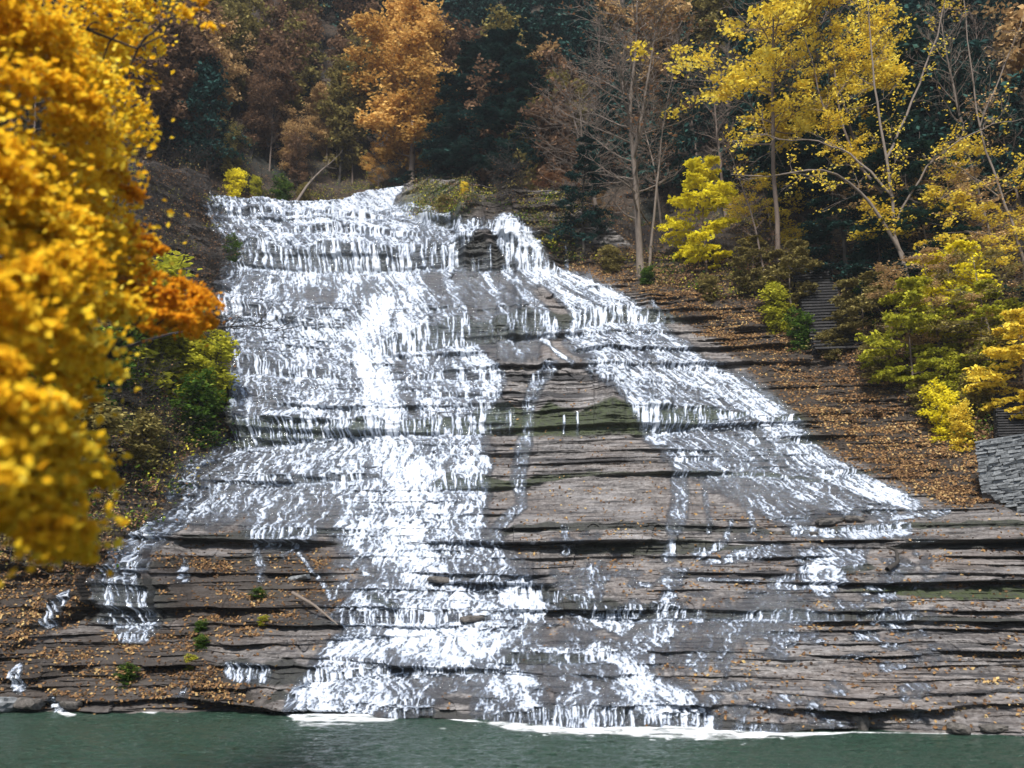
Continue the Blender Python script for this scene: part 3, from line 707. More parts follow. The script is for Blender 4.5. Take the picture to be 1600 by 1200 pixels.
def grow(seed, H=20, r0=.25, lean=(0, 0), first=.3, n1=26, L1=.34, elev=.5, n2=6, L2=.45, n3=3, L3=.45, lift=.03, shape='round', wander=.1, fork=None, twig=.012, flat=.0, sides=6):
    """a trunk with three orders of branches; returns wood arrays and the twig points that carry leaves"""
    rng = np.random.default_rng(seed); tb = Tubes()
    leafp = []
    trunks = []
    n = 14
    d0 = unit(np.array([lean[0], lean[1], 1.0]))
    tr = curve((0, 0, -.6), d0, H + .6, n, rng, .035, .012)
    rad = r0 * (1 - np.linspace(0, 1, n + 1)) ** .8 + twig
    rad[0] *= 1.5; rad[1] *= 1.08
    tb.add(tr, rad, 7 if sides > 4 else sides); trunks.append((tr, rad, 1.0))
    if fork:
        for fr, ang, az, sc in fork:
            i = int(fr * n); d = unit(np.array([math.cos(az) * ang, math.sin(az) * ang, 1.0]))
            t2 = curve(tr[i], d, H * (1 - fr) * sc, 10, rng, .04, .02)
            r2 = rad[i] * .7 * (1 - np.linspace(0, 1, 11)) ** .8 + twig
            tb.add(t2, r2, 6); trunks.append((t2, r2, .7 * sc))
    for tr, rad, sc in trunks:
        m = len(tr) - 1
        for b in range(int(n1 * sc)):
            f = first + (1 - first) * ((b + rng.random()) / (n1 * sc)) if sc == 1 else .12 + .86 * (b + rng.random()) / (n1 * sc)
            i = min(m - 1, int(f * m)); fr = f * m - i
            p = tr[i] * (1 - fr) + tr[i + 1] * fr; rb = min(rad[i] * .5, r0 * .38) * (1 - .4 * f)
            g = (f - first) / (1 - first + 1e-6)
            if shape == 'round': pl = math.sin(math.pi * min(1, max(.08, .12 + .8 * g))) ** .6
            elif shape == 'cone': pl = 1.05 - .9 * g
            elif shape == 'vase': pl = .5 + .5 * g
            else: pl = 1
            L = H * L1 * pl * rng.uniform(.7, 1.2) * sc
            az = b * 2.4 + rng.normal() * .5; el = elev * rng.uniform(.6, 1.3) * (.6 + .9 * g)
            d = np.array([math.cos(az) * math.cos(el), math.sin(az) * math.cos(el), math.sin(el)])
            nb_ = 6
            c1 = curve(p, d, L, nb_, rng, wander, lift)
            tb.add(c1, rb * (1 - np.linspace(0, 1, nb_ + 1)) ** .9 + twig * .8, 4)
            for q in range(n2):
                f2 = .18 + .8 * (q + rng.random()) / n2
                i2 = min(nb_ - 1, int(f2 * nb_)); p2 = c1[i2] + (c1[i2 + 1] - c1[i2]) * (f2 * nb_ - i2)
                t_d = unit(c1[i2 + 1] - c1[i2]); side = unit(np.cross(t_d, [0, 0, 1]))
                sg = 1 if q % 2 else -1
                d2 = unit(t_d * .7 + side * sg * rng.uniform(.5, 1.0) + rng.normal(size=3) * .25 * (1 - flat) + np.array([0, 0, lift * 4]))
                L_2 = L * L2 * (1.1 - .7 * f2) * rng.uniform(.7, 1.25)
                c2 = curve(p2, d2, L_2, 4, rng, wander * 1.2, lift)
                tb.add(c2, np.linspace(max(twig * 1.5, rb * .3 * (1 - f2 * .6)), twig * .6, 5), 3)
                leafp += [c2[2], c2[3], c2[4]]
                for z in range(n3):
                    i3 = 1 + (z % 3); dd = unit(unit(c2[i3 + 1] - c2[i3]) + rng.normal(size=3) * np.array([.7, .7, .7 * (1 - flat)]))
                    c3 = curve(c2[i3] + (c2[i3 + 1] - c2[i3]) * rng.random(), dd, L_2 * L3 * rng.uniform(.6, 1.2), 2, rng, .2, lift)
                    tb.add(c3, [twig * .9, twig * .7, twig * .4], 3)
                    leafp += [c3[1], c3[2]]
    V, F = tb.arrays()
    return V, F, np.array(leafp)

def leaves_on(lp, seed, n, size, spread=.35, flat=.35, upright=.6, keep=1.0, asp=1.5, zmin=None, clump=.6):
    rng = np.random.default_rng(seed + 500)
    if zmin is not None: lp = lp[lp[:, 2] > zmin]
    if keep < 1:
        m = sharp(fbm(lp[:, 0] / 1.6 + 40, lp[:, 2] / 1.4 + lp[:, 1] * .6 + 40, seed % 50, 2), 3) < keep
        if m.sum() > 20: lp = lp[m]
    idx = rng.integers(0, len(lp), n)
    cr = rng.random(len(lp))
    c = lp[idx] + rng.normal(size=(n, 3)) * spread * np.array([1, 1, flat])
    N = rng.normal(size=(n, 3)) * (1 - upright) + np.array([0, -.15, 1.0]) * upright
    cl = vn(c[:, 0] * .7 + 60, c[:, 2] * .7 + 60 + c[:, 1] * .4, seed % 40)
    rnd = np.clip(clump * (.5 * sharp(cl, 1.6) + .5 * cr[idx]) + (1 - clump) * rng.random(n), 0, 1)
    st = RNG.bit_generator.state
    V, F, r = leaf_quads(c, N, size * rng.uniform(.6, 1.3, n), rnd, asp=asp)
    return V, F, r

PROTO = {}
def proto(key, wood_mat, leaf_mat_, g, lv):
    V, F, lp = grow(**g)
    wood = mesh_np('trunk', V, F, wood_mat, smooth=True, link=False)
    cr = None
    if lv:
        cV, cF, cr_ = leaves_on(lp, g['seed'], **lv)
        cr = mesh_np('crown', cV, cF, leaf_mat_, attrs={'rnd': cr_}, link=False)
    PROTO[key] = (wood, cr, g['H'], (V, F, lp))
def place(key, name, loc, H, label, cat='tree', group=None, rz=0.0, leaf=None, wood=None, tilt=(0, 0), names=('trunk', 'crown'), sx=1.0):
    wm, cm, h0, _ = PROTO[key]
    s = H / h0
    e = empty(name, loc, label, cat, group, rz)
    e.scale = (s * sx, s * sx, s); e.rotation_euler = (tilt[0], tilt[1], rz)
    a = bpy.data.objects.new(names[0], wm); C.objects.link(a); a.parent = e
    if wood: a.material_slots[0].link = 'OBJECT'; a.material_slots[0].material = wood
    if cm:
        b = bpy.data.objects.new(names[1], cm); C.objects.link(b); b.parent = e
        if leaf: b.material_slots[0].link = 'OBJECT'; b.material_slots[0].material = leaf
    return e

# kinds
proto('bare', M_BARK, M_TWG, dict(seed=11, H=24, r0=.21, first=.22, n1=34, L1=.25, elev=.55, n2=7, L2=.5, n3=4, L3=.55, lift=.05, shape='round', wander=.13, twig=.017, fork=[(.45, .35, 2.6, .9)]),
      dict(n=420, size=.16, spread=.2, keep=.4, zmin=None))
proto('bare2', M_BARK, None, dict(seed=12, H=22, r0=.2, first=.3, n1=30, L1=.2, elev=.75, n2=7, L2=.5, n3=4, L3=.55, lift=.06, shape='round', wander=.12, twig=.016), None)
proto('slim', M_BARKP, M_TWG, dict(seed=13, H=20, r0=.12, first=.4, n1=18, L1=.16, elev=.8, n2=5, L2=.5, n3=3, L3=.5, lift=.06, shape='round', wander=.1, twig=.014), dict(n=260, size=.14, spread=.2))
proto('yellow', M_BARK, M_YEL, dict(seed=14, H=20, r0=.15, first=.5, n1=30, L1=.30, elev=.45, n2=8, L2=.5, n3=3, L3=.5, lift=.03, shape='round', wander=.12, twig=.016, flat=.5),
      dict(n=9500, size=.17, spread=.26, flat=.35, keep=.5))
proto('yellow2', M_BARK, M_YEL, dict(seed=15, H=14, r0=.15, first=.22, n1=26, L1=.34, elev=.3, n2=8, L2=.5, n3=3, L3=.5, lift=.02, shape='round', wander=.12, twig=.013, flat=.7),
      dict(n=9000, size=.15, spread=.24, flat=.25, keep=.6))
proto('full', M_BARK, M_ORG, dict(seed=16, H=20, r0=.25, first=.18, n1=34, L1=.24, elev=.6, n2=8, L2=.5, n3=3, L3=.5, lift=.04, shape='round', wander=.12, twig=.02),
      dict(n=24000, size=.24, spread=.42, flat=.6, keep=.9))
proto('full2', M_BARKD, M_RUS, dict(seed=17, H=16, r0=.2, first=.15, n1=30, L1=.28, elev=.65, n2=7, L2=.55, n3=3, L3=.5, lift=.05, shape='vase', wander=.14, twig=.018),
      dict(n=8000, size=.22, spread=.38, flat=.7, keep=.7))
proto('hemlock', M_BARKD, M_HEM, dict(seed=18, H=24, r0=.28, first=.1, n1=64, L1=.24, elev=.02, n2=10, L2=.42, n3=2, L3=.5, lift=-.035, shape='cone', wander=.06, twig=.014, flat=.85),
      dict(n=24000, size=.22, spread=.20, flat=.3, upright=.75, asp=1.9, clump=.8))
proto('hemlock2', M_BARKD, M_HEM, dict(seed=19, H=18, r0=.22, first=.14, n1=48, L1=.30, elev=.05, n2=9, L2=.42, n3=2, L3=.5, lift=-.03, shape='cone', wander=.07, twig=.014, flat=.85),
      dict(n=17000, size=.20, spread=.20, flat=.3, upright=.75, asp=1.9, clump=.8))
proto('layered', M_BARK, M_YELB, dict(seed=20, H=8, r0=.08, first=.12, n1=24, L1=.30, elev=.12, n2=8, L2=.5, n3=3, L3=.5, lift=.0, shape='round', wander=.1, twig=.010, flat=.9),
      dict(n=8500, size=.19, spread=.17, flat=.18, upright=.6))
proto('beech', M_BARKP, M_TAN, dict(seed=21, H=12, r0=.12, first=.15, n1=24, L1=.36, elev=.2, n2=8, L2=.5, n3=4, L3=.5, lift=.0, shape='round', wander=.12, twig=.012, flat=.85),
      dict(n=6500, size=.15, spread=.2, flat=.22, upright=.7, keep=.8))
proto('shrub', M_BARKD, M_LIM, dict(seed=22, H=2.6, r0=.03, first=.04, n1=22, L1=.5, elev=.8, n2=6, L2=.5, n3=3, L3=.5, lift=.04, shape='vase', wander=.16, twig=.006),
      dict(n=3600, size=.115, spread=.14, flat=.6))
proto('tangle', M_BARKD, M_TWG, dict(seed=23, H=4, r0=.04, first=.03, n1=34, L1=.75, elev=.35, n2=8, L2=.6, n3=4, L3=.6, lift=.01, shape='vase', wander=.22, twig=.010),
      dict(n=160, size=.10, spread=.2))

# ------------------------------------------------------------------ far wood: reads as one mass, one object
def far_wood():
    rng = np.random.default_rng(77)
    nv = 0; Vall = []; Fall = []; rall = []; mall = []
    mats = [M_BARK, M_BARKD, M_RUS, M_OLV, M_HEM, M_ORG, M_TAN]
    spots = []
    for px in range(-260, 1900, 46):
        for py in range(-190, 330, 48):
            spots.append((px + rng.uniform(-28, 28), py + rng.uniform(-28, 28)))
    for (px, py) in spots:
        if py > np.interp(px, [-300, 330, 600, 900, 1300, 1900], [300, 290, 280, 330, 420, 520]): continue
        r = rng.random()
        hem = (1150 < px < 1560 and 60 < py < 420) or (690 < px < 900 and py < 200) or (py < 60 and 430 < px < 700)
        if hem and r < .88: key, ml = ('hemlock2', 4)
        elif px > 880 and r < .5: key, ml = ('bare2', None)
        elif px > 880 and r < .72: key, ml = ('hemlock2', 4)
        elif r < .22: key, ml = ('bare2', None)
        elif r < .62: key, ml = ('full2', 2)
        elif r < .76: key, ml = ('full2', 3)
        elif r < .80 and px < 900: key, ml = ('full2', 5)
        elif r < .86: key, ml = ('full2', 6)
        else: key, ml = ('hemlock2', 4)
        (V, F, lp) = PROTO[key][3]
        H = rng.uniform(9, 17); s = H / PROTO[key][2]
        p = hill_pt(px, py); a = rng.uniform(0, 6.28)
        Rm = np.array([[math.cos(a), -math.sin(a), 0], [math.sin(a), math.cos(a), 0], [0, 0, 1]])
        nw = len(F)
        keepf = slice(None)
        Vall.append((V @ Rm.T) * s + p); Fall.append(F + nv); nv += len(V)
        rall.append(np.full(len(V), .5)); mall.append(np.full(len(F), 1 if key != 'bare2' else 0))
        if ml is not None:
            n = 4200 if key == 'full2' else 3800
            cV, cF, cr = leaves_on(lp, int(rng.integers(0, 1000)), n, .42 / s if key == 'full2' else .40 / s, spread=.45 / s, flat=.5, keep=.9)
            cF4 = np.concatenate([cF, cF[:, 2:3]], 1)
            Vall.append((cV @ Rm.T) * s + p); Fall.append(('t', cF + nv)); nv += len(cV)
            rall.append(cr); mall.append(np.full(len(cF), ml))
    quads = [f for f in Fall if not isinstance(f, tuple)]; tris = [f[1] for f in Fall if isinstance(f, tuple)]
    mq = [m for f, m in zip(Fall, mall) if not isinstance(f, tuple)]; mt = [m for f, m in zip(Fall, mall) if isinstance(f, tuple)]
    o = mesh_np('background_woods', np.concatenate(Vall), [np.concatenate(quads), np.concatenate(tris)], None, attrs={'rnd': np.concatenate(rall)})
    for m in mats: o.data.materials.append(m)
    o.data.polygons.foreach_set('material_index', np.concatenate(mq + mt).astype(np.int32))
    setp(o, 'dim mixed autumn wood covering the steep gorge side behind the falls', 'woods', None, 'stuff')
far_wood()

# ------------------------------------------------------------------ single trees: (kind, base px, py, metres tall, colour, turn, label)
def base_at(px, py, on='hill', back=0.0):
    p = face_pt(px, py) if on == 'face' else hill_pt(px, py)
    if back: p = at(px, py, p[1] + back)
    return p
TREES = [
 # far, above the falls
 ('full', 642, 292, 30.0, M_ORG, .4, 'hill', 'orange_tree', 'big rust orange tree towering straight above the upper chute', None, 1.2),
 ('full', 505, 245, 12.5, M_TAN, 1.2, 'hill', 'tan_tree', 'small pale tan tree left of the big orange tree', None, 1.0),
 ('full2', 385, 235, 13, M_RUS, 2.1, 'hill', 'russet_tree', 'dull mauve brown tree behind the left end of the falls', None, 1.0),
 ('full2', 350, 285, 8, M_OLV, .7, 'hill', 'olive_tree', 'loose olive tan tree just behind the left lip of the falls', None, 1.0),
 ('yellow2', 585, 285, 6, M_ORG, 2.5, 'hill', 'low_orange_tree', 'low spreading orange tree between the lip and the big orange tree', None, 1.3),
 ('full2', 455, 290, 7.5, M_RUS, .2, 'hill', 'brown_sapling', 'thin rusty brown sapling group above the middle of the lip', None, 1.0),
 ('hemlock', 455, 180, 15, None, .2, 'hill', 'dark_evergreen', 'faint dark green evergreen high behind the small tan tree', None, 1.1),
 ('hemlock', 600, 120, 20, None, 1.2, 'hill', 'dark_evergreen', 'dark evergreen on the skyline left of the big orange crown', None, 1.1),
 ('hemlock', 775, 262, 22, None, 1.7, 'hill', 'dark_evergreen', 'tall blue green evergreen right beside the big orange tree', None, 1.25),
 ('hemlock', 850, 235, 19, None, 2.9, 'hill', 'dark_evergreen', 'second dark evergreen standing behind the bare double tree, nearer the orange one', None, 1.2),
 ('hemlock2', 700, 285, 9, None, 2.2, 'hill', 'dark_evergreen', 'short dark evergreen at the foot of the big orange tree above the mossy ledge', None, 1.2),
 ('hemlock', 738, 288, 25, None, .9, 'hill', 'dark_evergreen', 'broad blue green evergreen standing on the mossy ledge side of the big orange tree', None, 1.5),
 ('hemlock', 815, 292, 24, None, 2.4, 'hill', 'dark_evergreen', 'blue green evergreen directly above the dark rock wall beside the right chute', None, 1.45),
 # right of the falls
 ('bare', 1002, 428, 26, None, 2.4, 'face', 'bare_tree', 'tall bare brown tree with forked trunk standing at the edge right of the upper falls', M_BARKP, 1.35),
 ('slim', 1012, 424, 21, None, .5, 'face', 'slim_bare_tree', 'slim pale stem growing close against the tall bare brown tree', None, 1.0),
 ('slim', 1042, 380, 20, None, 2.0, 'hill', 'slim_bare_tree', 'thin pale trunk behind and just right of the tall bare brown tree', None, 1.0),
 ('bare', 950, 415, 21, None, 1.0, 'hill', 'bare_tree', 'bare grey tree set back left of the forked brown tree', M_BARKP, 1.45),
 ('hemlock2', 912, 400, 13, None, .3, 'face', 'dark_trunk_tree', 'dark trunked evergreen rooted at the water edge beside the upper cliff', None, .8),
 ('beech', 880, 372, 8.5, M_TWG, 1.9, 'hill', 'beech_tree', 'low wide tree with pale bare limbs and brown leaves reaching over the upper falls', None, 1.35),
 ('yellow2', 935, 400, 8, M_TAN, 1.1, 'hill', 'beech_sapling', 'coppery leaved sapling between the dark trunk and the forked bare tree', None, .9),
 ('layered', 1106, 428, 10.6, M_YELB, .9, 'face', 'bright_maple', 'bright lemon yellow young maple with tiered leaves left of the stairs', None, .9),
 ('yellow', 1212, 470, 27, M_YEL, 2.3, 'face', 'tall_yellow_tree', 'tall dark stemmed tree with golden crown rising left of the staircase', None, 1.1),
 ('slim', 1196, 478, 15, None, 2.3, 'face', 'slim_bare_tree', 'slender leaning stem on the leafy bank just left of the tall golden tree', M_BARK, 1.0),
 ('yellow', 1380, 400, 24, M_YEL, .6, 'hill', 'yellow_tree', 'golden topped tree high on the slope behind the leaning pale trunk', None, 1.0),
 ('layered', 1234, 486, 5.6, M_OLV, 1.9, 'face', 'sapling', 'little straight sapling with olive yellow tiers right at the stair side', M_BARKP, 1.3),
 ('layered', 1180, 462, 5.0, M_OLV, .4, 'face', 'sapling', 'small olive leaved sapling on the leaf litter below the lemon maple', None, 1.2),
 ('slim', 1192, 482, 6.5, None, .3, 'face', 'slim_bare_tree', 'short twisted thin stem standing in orange litter beside the lime shrub', M_BARKD, 1.0),
 ('hemlock', 1345, 470, 19, None, .8, 'hill', 'dark_evergreen', 'large dark hemlock drooping over the top of the staircase', None, 1.05),
 ('hemlock', 1480, 500, 21, None, 2.0, 'hill', 'dark_evergreen', 'black green hemlock behind the tan beech on the right slope', None, 1.1),
 ('hemlock2', 1410, 520, 11, None, 2.0, 'hill', 'dark_evergreen', 'shorter dark hemlock right of the stair foot behind the lime tree', None, 1.2),
 ('hemlock', 1250, 330, 17, None, 2.6, 'hill', 'dark_evergreen', 'dark hemlock up the slope behind the tall golden tree', None, 1.1),
 ('bare2', 1140, 330, 19, None, 2.6, 'hill', 'bare_tree', 'bare mauve grey tree on the slope above the lemon maple', None, 1.0),
 ('bare2', 1560, 330, 20, None, 1.6, 'hill', 'bare_tree', 'bare grey tree at the top of the right slope', M_BARKP, 1.0),
 ('beech', 1540, 480, 12, M_TAN, .5, 'hill', 'beech_tree', 'tan leaved beech with tiered boughs above the golden bough on the right', None, 1.1),
 ('beech', 1590, 430, 12, M_YEL, 1.5, 'hill', 'beech_tree', 'amber leaved beech at the right edge above the other beech', None, 1.1),
 ('beech', 1470, 590, 8.5, M_TAN, 2.6, 'face', 'beech_tree', 'low brown gold beech spreading beside the lime green tree', None, 1.1),
 ('beech', 1500, 500, 11, M_YEL, 2.9, 'hill', 'beech_tree', 'yellow brown beech standing between the fallen grey trunk and the golden bough', None, 1.2),
 ('beech', 1560, 600, 9, M_OLV, .9, 'face', 'beech_tree', 'olive gold beech whose boughs hang just above the lower steps', None, 1.2),
 ('beech', 1440, 420, 11, M_TAN, 2.0, 'hill', 'beech_tree', 'coppery beech right beside the fork of the large leaning tree', None, 1.2),
 ('beech', 1230, 395, 9, M_YEL, 2.0, 'hill', 'beech_tree', 'thin gold leaved tree arching over the head of the staircase', None, 1.3),
 ('full2', 560, 200, 15, M_OLV, 1.0, 'hill', 'olive_tree', 'olive brown tree between the tan tree and the big orange crown', None, 1.2),
 ('full2', 300, 200, 15, M_TAN, 3.0, 'hill', 'tan_tree', 'faded tan tree beside the edge of the golden foreground boughs', None, 1.2),
 ('full2', 440, 262, 9, M_TAN, 2.0, 'hill', 'tan_tree', 'low tan brush tree behind the centre of the lip', None, 1.4),
 ('layered', 1545, 600, 6.5, M_LIM, .3, 'face', 'lime_tree', 'young yellow green tree overhanging the lower steps at the right edge', None, 1.1),
 ('layered', 1490, 560, 8.0, M_YELB, 2.3, 'face', 'lemon_tree', 'thin lemon yellow tree in the shade between the lime tree and the lower steps', None, 1.1),
 ('layered', 1350, 540, 5.5, M_OLV, 2.3, 'face', 'sapling', 'low olive sapling with tiered boughs screening the right side of the long staircase', None, 1.3),
 ('layered', 1424, 628, 8.0, M_LIM, 1.4, 'face', 'lime_tree', 'slim forked young tree with lime yellow tiers on the bank right of the stairs', None, .95),
 ('layered', 1616, 668, 7.0, M_YEL, 1.0, 'face', 'golden_maple', 'bright golden maple bough at the right edge above the lower steps', None, 1.1),
]
for key, px, py, H, lf, rz, on, nm, lab, wd, sx in TREES:
    p = base_at(px, py, on)
    place(key, nm, p - np.array([0, 0, .3]), H, lab, 'tree', {'dark_evergreen': 'dark evergreens in the gorge', 'bare_tree': 'bare trees on the slope', 'slim_bare_tree': 'slim stems on the right bank', 'beech_tree': 'beeches right of the falls'}.get(nm), rz, lf, wd, sx=sx)

SHRUBS = [
 ('shrub', 358, 303, 3.0, M_YELB, 'hill', 'bright yellow shrub on the left end of the lip', 1.0), ('shrub', 395, 303, 2.4, M_LIM, 'hill', 'lime shrub beside the yellow one on the lip', 1.0),
 ('shrub', 428, 308, 2.8, M_GRN, 'hill', 'dark green shrub on the middle of the lip', 1.1), ('shrub', 462, 312, 2.6, M_OLV, 'hill', 'olive shrub on the lip nearest the chute', 1.0),
 ('shrub', 1218, 520, 2.9, M_LIM, 'face', 'lime green shrub on the leaf bank left of the stair foot', 1.1), ('shrub', 1248, 545, 2.0, M_GRN, 'face', 'green yellow shrub hanging below the stair foot', 1.2),
 ('shrub', 1345, 505, 2.2, M_GRN, 'face', 'small fresh green shrub on the right side of the stairs', 1.1), ('shrub', 1300, 560, 1.6, M_OLV, 'face', 'drab low shrub under the bottom of the stairs', 1.6),
 ('shrub', 1372, 590, 2.0, M_OLV, 'face', 'drab shrub between the stair foot and the forked lime tree', 1.5), ('shrub', 1475, 682, 2.3, M_YELB, 'face', 'bright lemon shrub left of the stone wall', 1.0),
 ('shrub', 1502, 700, 1.9, M_YEL, 'face', 'golden shrub touching the stone wall corner', 1.0), ('shrub', 1500, 630, 2.4, M_LIM, 'face', 'lime and gold shrub above the lemon shrub by the wall', 1.0),
 ('shrub', 1440, 650, 1.6, M_OLV, 'face', 'sparse shrub at the foot of the forked lime tree', 1.2), ('shrub', 1530, 660, 2.2, M_OLV, 'face', 'olive shrub leaning on top of the stone wall', 1.1),
 ('shrub', 1010, 445, 1.1, M_GRN, 'face', 'low green plant at the foot of the forked bare tree', 1.6), ('shrub', 955, 425, 1.8, M_OLV, 'face', 'olive bush right of the dark trunk by the upper falls', 1.4),
 ('shrub', 1105, 470, 1.5, M_OLV, 'face', 'dim bush on the leafy bank under the lemon maple', 1.5),
 ('shrub', 365, 412, 1.8, M_GRN, 'face', 'small green and orange bush at the left end of the first drop', 1.0),
 ('shrub', 225, 600, 6.2, M_LIM, 'face', 'big lime green bush on the left bank below the orange bough', 1.2), ('shrub', 278, 600, 4.6, M_LIM, 'face', 'lime bush between the big lime bush and the water', 1.0),
 ('shrub', 325, 645, 4.2, M_LIM, 'face', 'mossy green bush overhanging the left edge of the curtain', 1.1), ('shrub', 300, 690, 3.2, M_GRN, 'face', 'darker bush under the mossy green one', 1.3),
 ('shrub', 160, 660, 4.4, M_GRN, 'face', 'shaded green bush behind the golden foreground leaves', 1.1), ('shrub', 235, 740, 2.6, M_OLV, 'face', 'brownish olive bush on the lower left bank', 1.3),
 ('shrub', 120, 770, 4.0, M_OLV, 'face', 'shadowy bush under the lowest golden boughs', 1.3), ('shrub', 40, 720, 5.0, M_GRN, 'face', 'dark green bush near the left edge behind the boughs', 1.2),
 ('shrub', 700, 345, 1.5, M_OLV, 'face', 'olive plant on the mossy block beside the chute', 1.5), ('shrub', 728, 322, 1.0, M_YEL, 'face', 'tiny yellow plant on the mossy block', 1.2),
 ('shrub', 208, 1062, 1.05, M_GRN, 'face', 'bright green fern tuft on the rocks near the left shore', .8), ('shrub', 318, 985, .75, M_GRN, 'face', 'green tuft topmost in the line down the left ledges', .9),
 ('shrub', 322, 1010, .8, M_GRN, 'face', 'green tuft in the middle of the line down the left ledges', .8), ('shrub', 305, 1040, .8, M_LIM, 'face', 'lime tuft lowest in the line down the left ledges', .8),
 ('shrub', 412, 935, .8, M_GRN, 'face', 'green tuft on the leafy ledge beside the fallen stick', 1.0), ('shrub', 425, 968, .5, M_LIM, 'face', 'tiny bright tuft below the fallen stick', 1.0),
 ('tangle', 300, 330, 4.5, None, 'face', 'tangle of bare twigs on the dark left cliff top', 1.0), ('tangle', 250, 400, 5.0, None, 'face', 'bare twig tangle in the middle of the left cliff', 1.0),
 ('tangle', 325, 440, 4.0, None, 'face', 'bare twigs hanging at the left end of the first drop', 1.0), ('tangle', 330, 560, 4.0, None, 'face', 'grey twig tangle beside the mossy edge of the curtain', 1.0),
 ('tangle', 230, 700, 4.0, None, 'face', 'arching bare twigs on the lower left bank', 1.0), ('tangle', 790, 330, 4.0, None, 'face', 'bare twigs over the dark rock wall beside the right chute', 1.0),
 ('tangle', 1480, 560, 4.0, None, 'face', 'bare twigs in the shade behind the lime tree', 1.0),
 ('tangle', 210, 320, 5.0, None, 'face', 'twig tangle on the far left cliff top beside the leaves', 1.0),
]
for i, (key, px, py, H, lf, on, lab, sx) in enumerate(SHRUBS):
    p = base_at(px, py, on)
    nm = 'twig_tangle' if key == 'tangle' else ('fern_tuft' if 'tuft' in lab or 'plant' in lab else 'shrub')
    if 'tuft' in lab: H, sx = H * .62, sx * 2.6
    elif key == 'shrub': sx *= 1.25
    place(key, nm, p - np.array([0, 0, .15]), H, lab, {'twig_tangle': 'bare bush', 'fern_tuft': 'plant', 'shrub': 'bush'}[nm],
          {'twig_tangle': 'bare twig tangles', 'fern_tuft': 'green tufts on the rock', 'shrub': 'bushes on the banks'}[nm], i * 1.7, lf, None, names=('stem', 'foliage'), sx=sx)

# ------------------------------------------------------------------ the big leaning tree with long bare limbs on the right
def limb_tree(name, label, base, path, r0, limbs, mat, leafm, seed, nleaf, lsz=.15, cat='tree', twign=10):
    rng = np.random.default_rng(seed); e = empty(name, base, label, cat)
    tb = Tubes(); lp = []
    path = np.array(path) - base
    def smooth_path(p, n=18):
        tt = np.linspace(0, 1, len(p)); q = np.linspace(0, 1, n)
        k = np.stack([np.interp(q, tt, p[:, i]) for i in range(3)], -1)
        for _ in range(2): k[1:-1] = (k[:-2] + 2 * k[1:-1] + k[2:]) / 4
        return k + rng.normal(size=k.shape) * .05
    tp = smooth_path(path); tb.add(tp, r0 * (1 - np.linspace(0, .8, len(tp))), 7)
    allp = [(tp[6:], r0 * .35)]
    for pts, r in limbs:
        lpth = smooth_path(np.array(pts) - base, 14); tb.add(lpth, r * (1 - np.linspace(0, .85, 14)) + .01, 5); allp.append((lpth[1:], r * .45))
    for pth, r in allp:
        for _ in range(twign):
            i = rng.integers(0, len(pth) - 1); d = unit(unit(pth[i + 1] - pth[i]) * .6 + rng.normal(size=3) * .7)
            L = rng.uniform(1.2, 3.6); c1 = curve(pth[i], d, L, 6, rng, .18, .03); tb.add(c1, np.linspace(max(.02, r * .4), .012, 7), 4)
            for q in range(6):
                j = rng.integers(1, 6); c2 = curve(c1[j], unit(unit(c1[j] - c1[j-1]) * .6 + rng.normal(size=3) * .7), L * .45 * rng.uniform(.5, 1.2), 4, rng, .2, .03)
                tb.add(c2, np.linspace(.016, .008, 5), 3); lp += [c2[2], c2[3], c2[4]]
    V, F = tb.arrays(); mesh_np('trunk', V, F, mat, e, smooth=True)
    if nleaf:
        cV, cF, cr = leaves_on(np.array(lp), seed, nleaf, lsz, .22, .35, keep=.7)
        mesh_np('crown', cV, cF, leafm, e, attrs={'rnd': cr})
    return e
Yt = 60.0
A = lambda x, y, Y=Yt: at(x, y, Y)
b0 = face_pt(1425, 478)
limb_tree('leaning_tree', 'large pale leaning tree with long bare limbs arching left over the staircase', b0,
    [b0, A(1402, 380, b0[1]), A(1392, 300, b0[1]), A(1375, 180, b0[1]), A(1362, 90, b0[1]), A(1352, -60, b0[1])], .17,
    [([A(1410, 400, b0[1]), A(1370, 330, b0[1] - .5), A(1340, 290, b0[1] - 1), A(1300, 262, b0[1] - 2), A(1245, 268, b0[1] - 3), A(1190, 276, b0[1] - 3.5), A(1140, 272, b0[1] - 4)], .13),
     ([A(1395, 310, b0[1]), A(1340, 245, b0[1] + 1), A(1290, 222, b0[1] + 1), A(1220, 218, b0[1] + 1), A(1165, 206, b0[1] + 1)], .09),
     ([A(1385, 250, b0[1]), A(1430, 150, b0[1] + 1), A(1470, 40, b0[1] + 1), A(1490, -60, b0[1] + 1)], .10),
     ([A(1400, 350, b0[1]), A(1450, 250, b0[1] - 1), A(1530, 200, b0[1] - 2), A(1600, 185, b0[1] - 2)], .08)],
    M_BARKP, M_YEL, 301, 1800, twign=12)
b1 = face_pt(1462, 430); b1 = at(1478, 440, 62)
limb_tree('leaning_tree', 'thinner crooked trunk crossing behind the large leaning tree', b1 - np.array([0, 0, 1]),
    [b1, A(1440, 380, 62), A(1390, 310, 62), A(1330, 250, 62.5), A(1308, 160, 63), A(1300, 60, 63), A(1290, -60, 63)], .17,
    [([A(1320, 240, 62.5), A(1285, 170, 62), A(1270, 90, 62), A(1230, 0, 62)], .08), ([A(1308, 150, 63), A(1350, 90, 63), A(1400, 30, 63)], .07)],
    M_BARK, M_YEL, 302, 7000, .16, twign=16)
b2 = hill_pt(1640, 470)
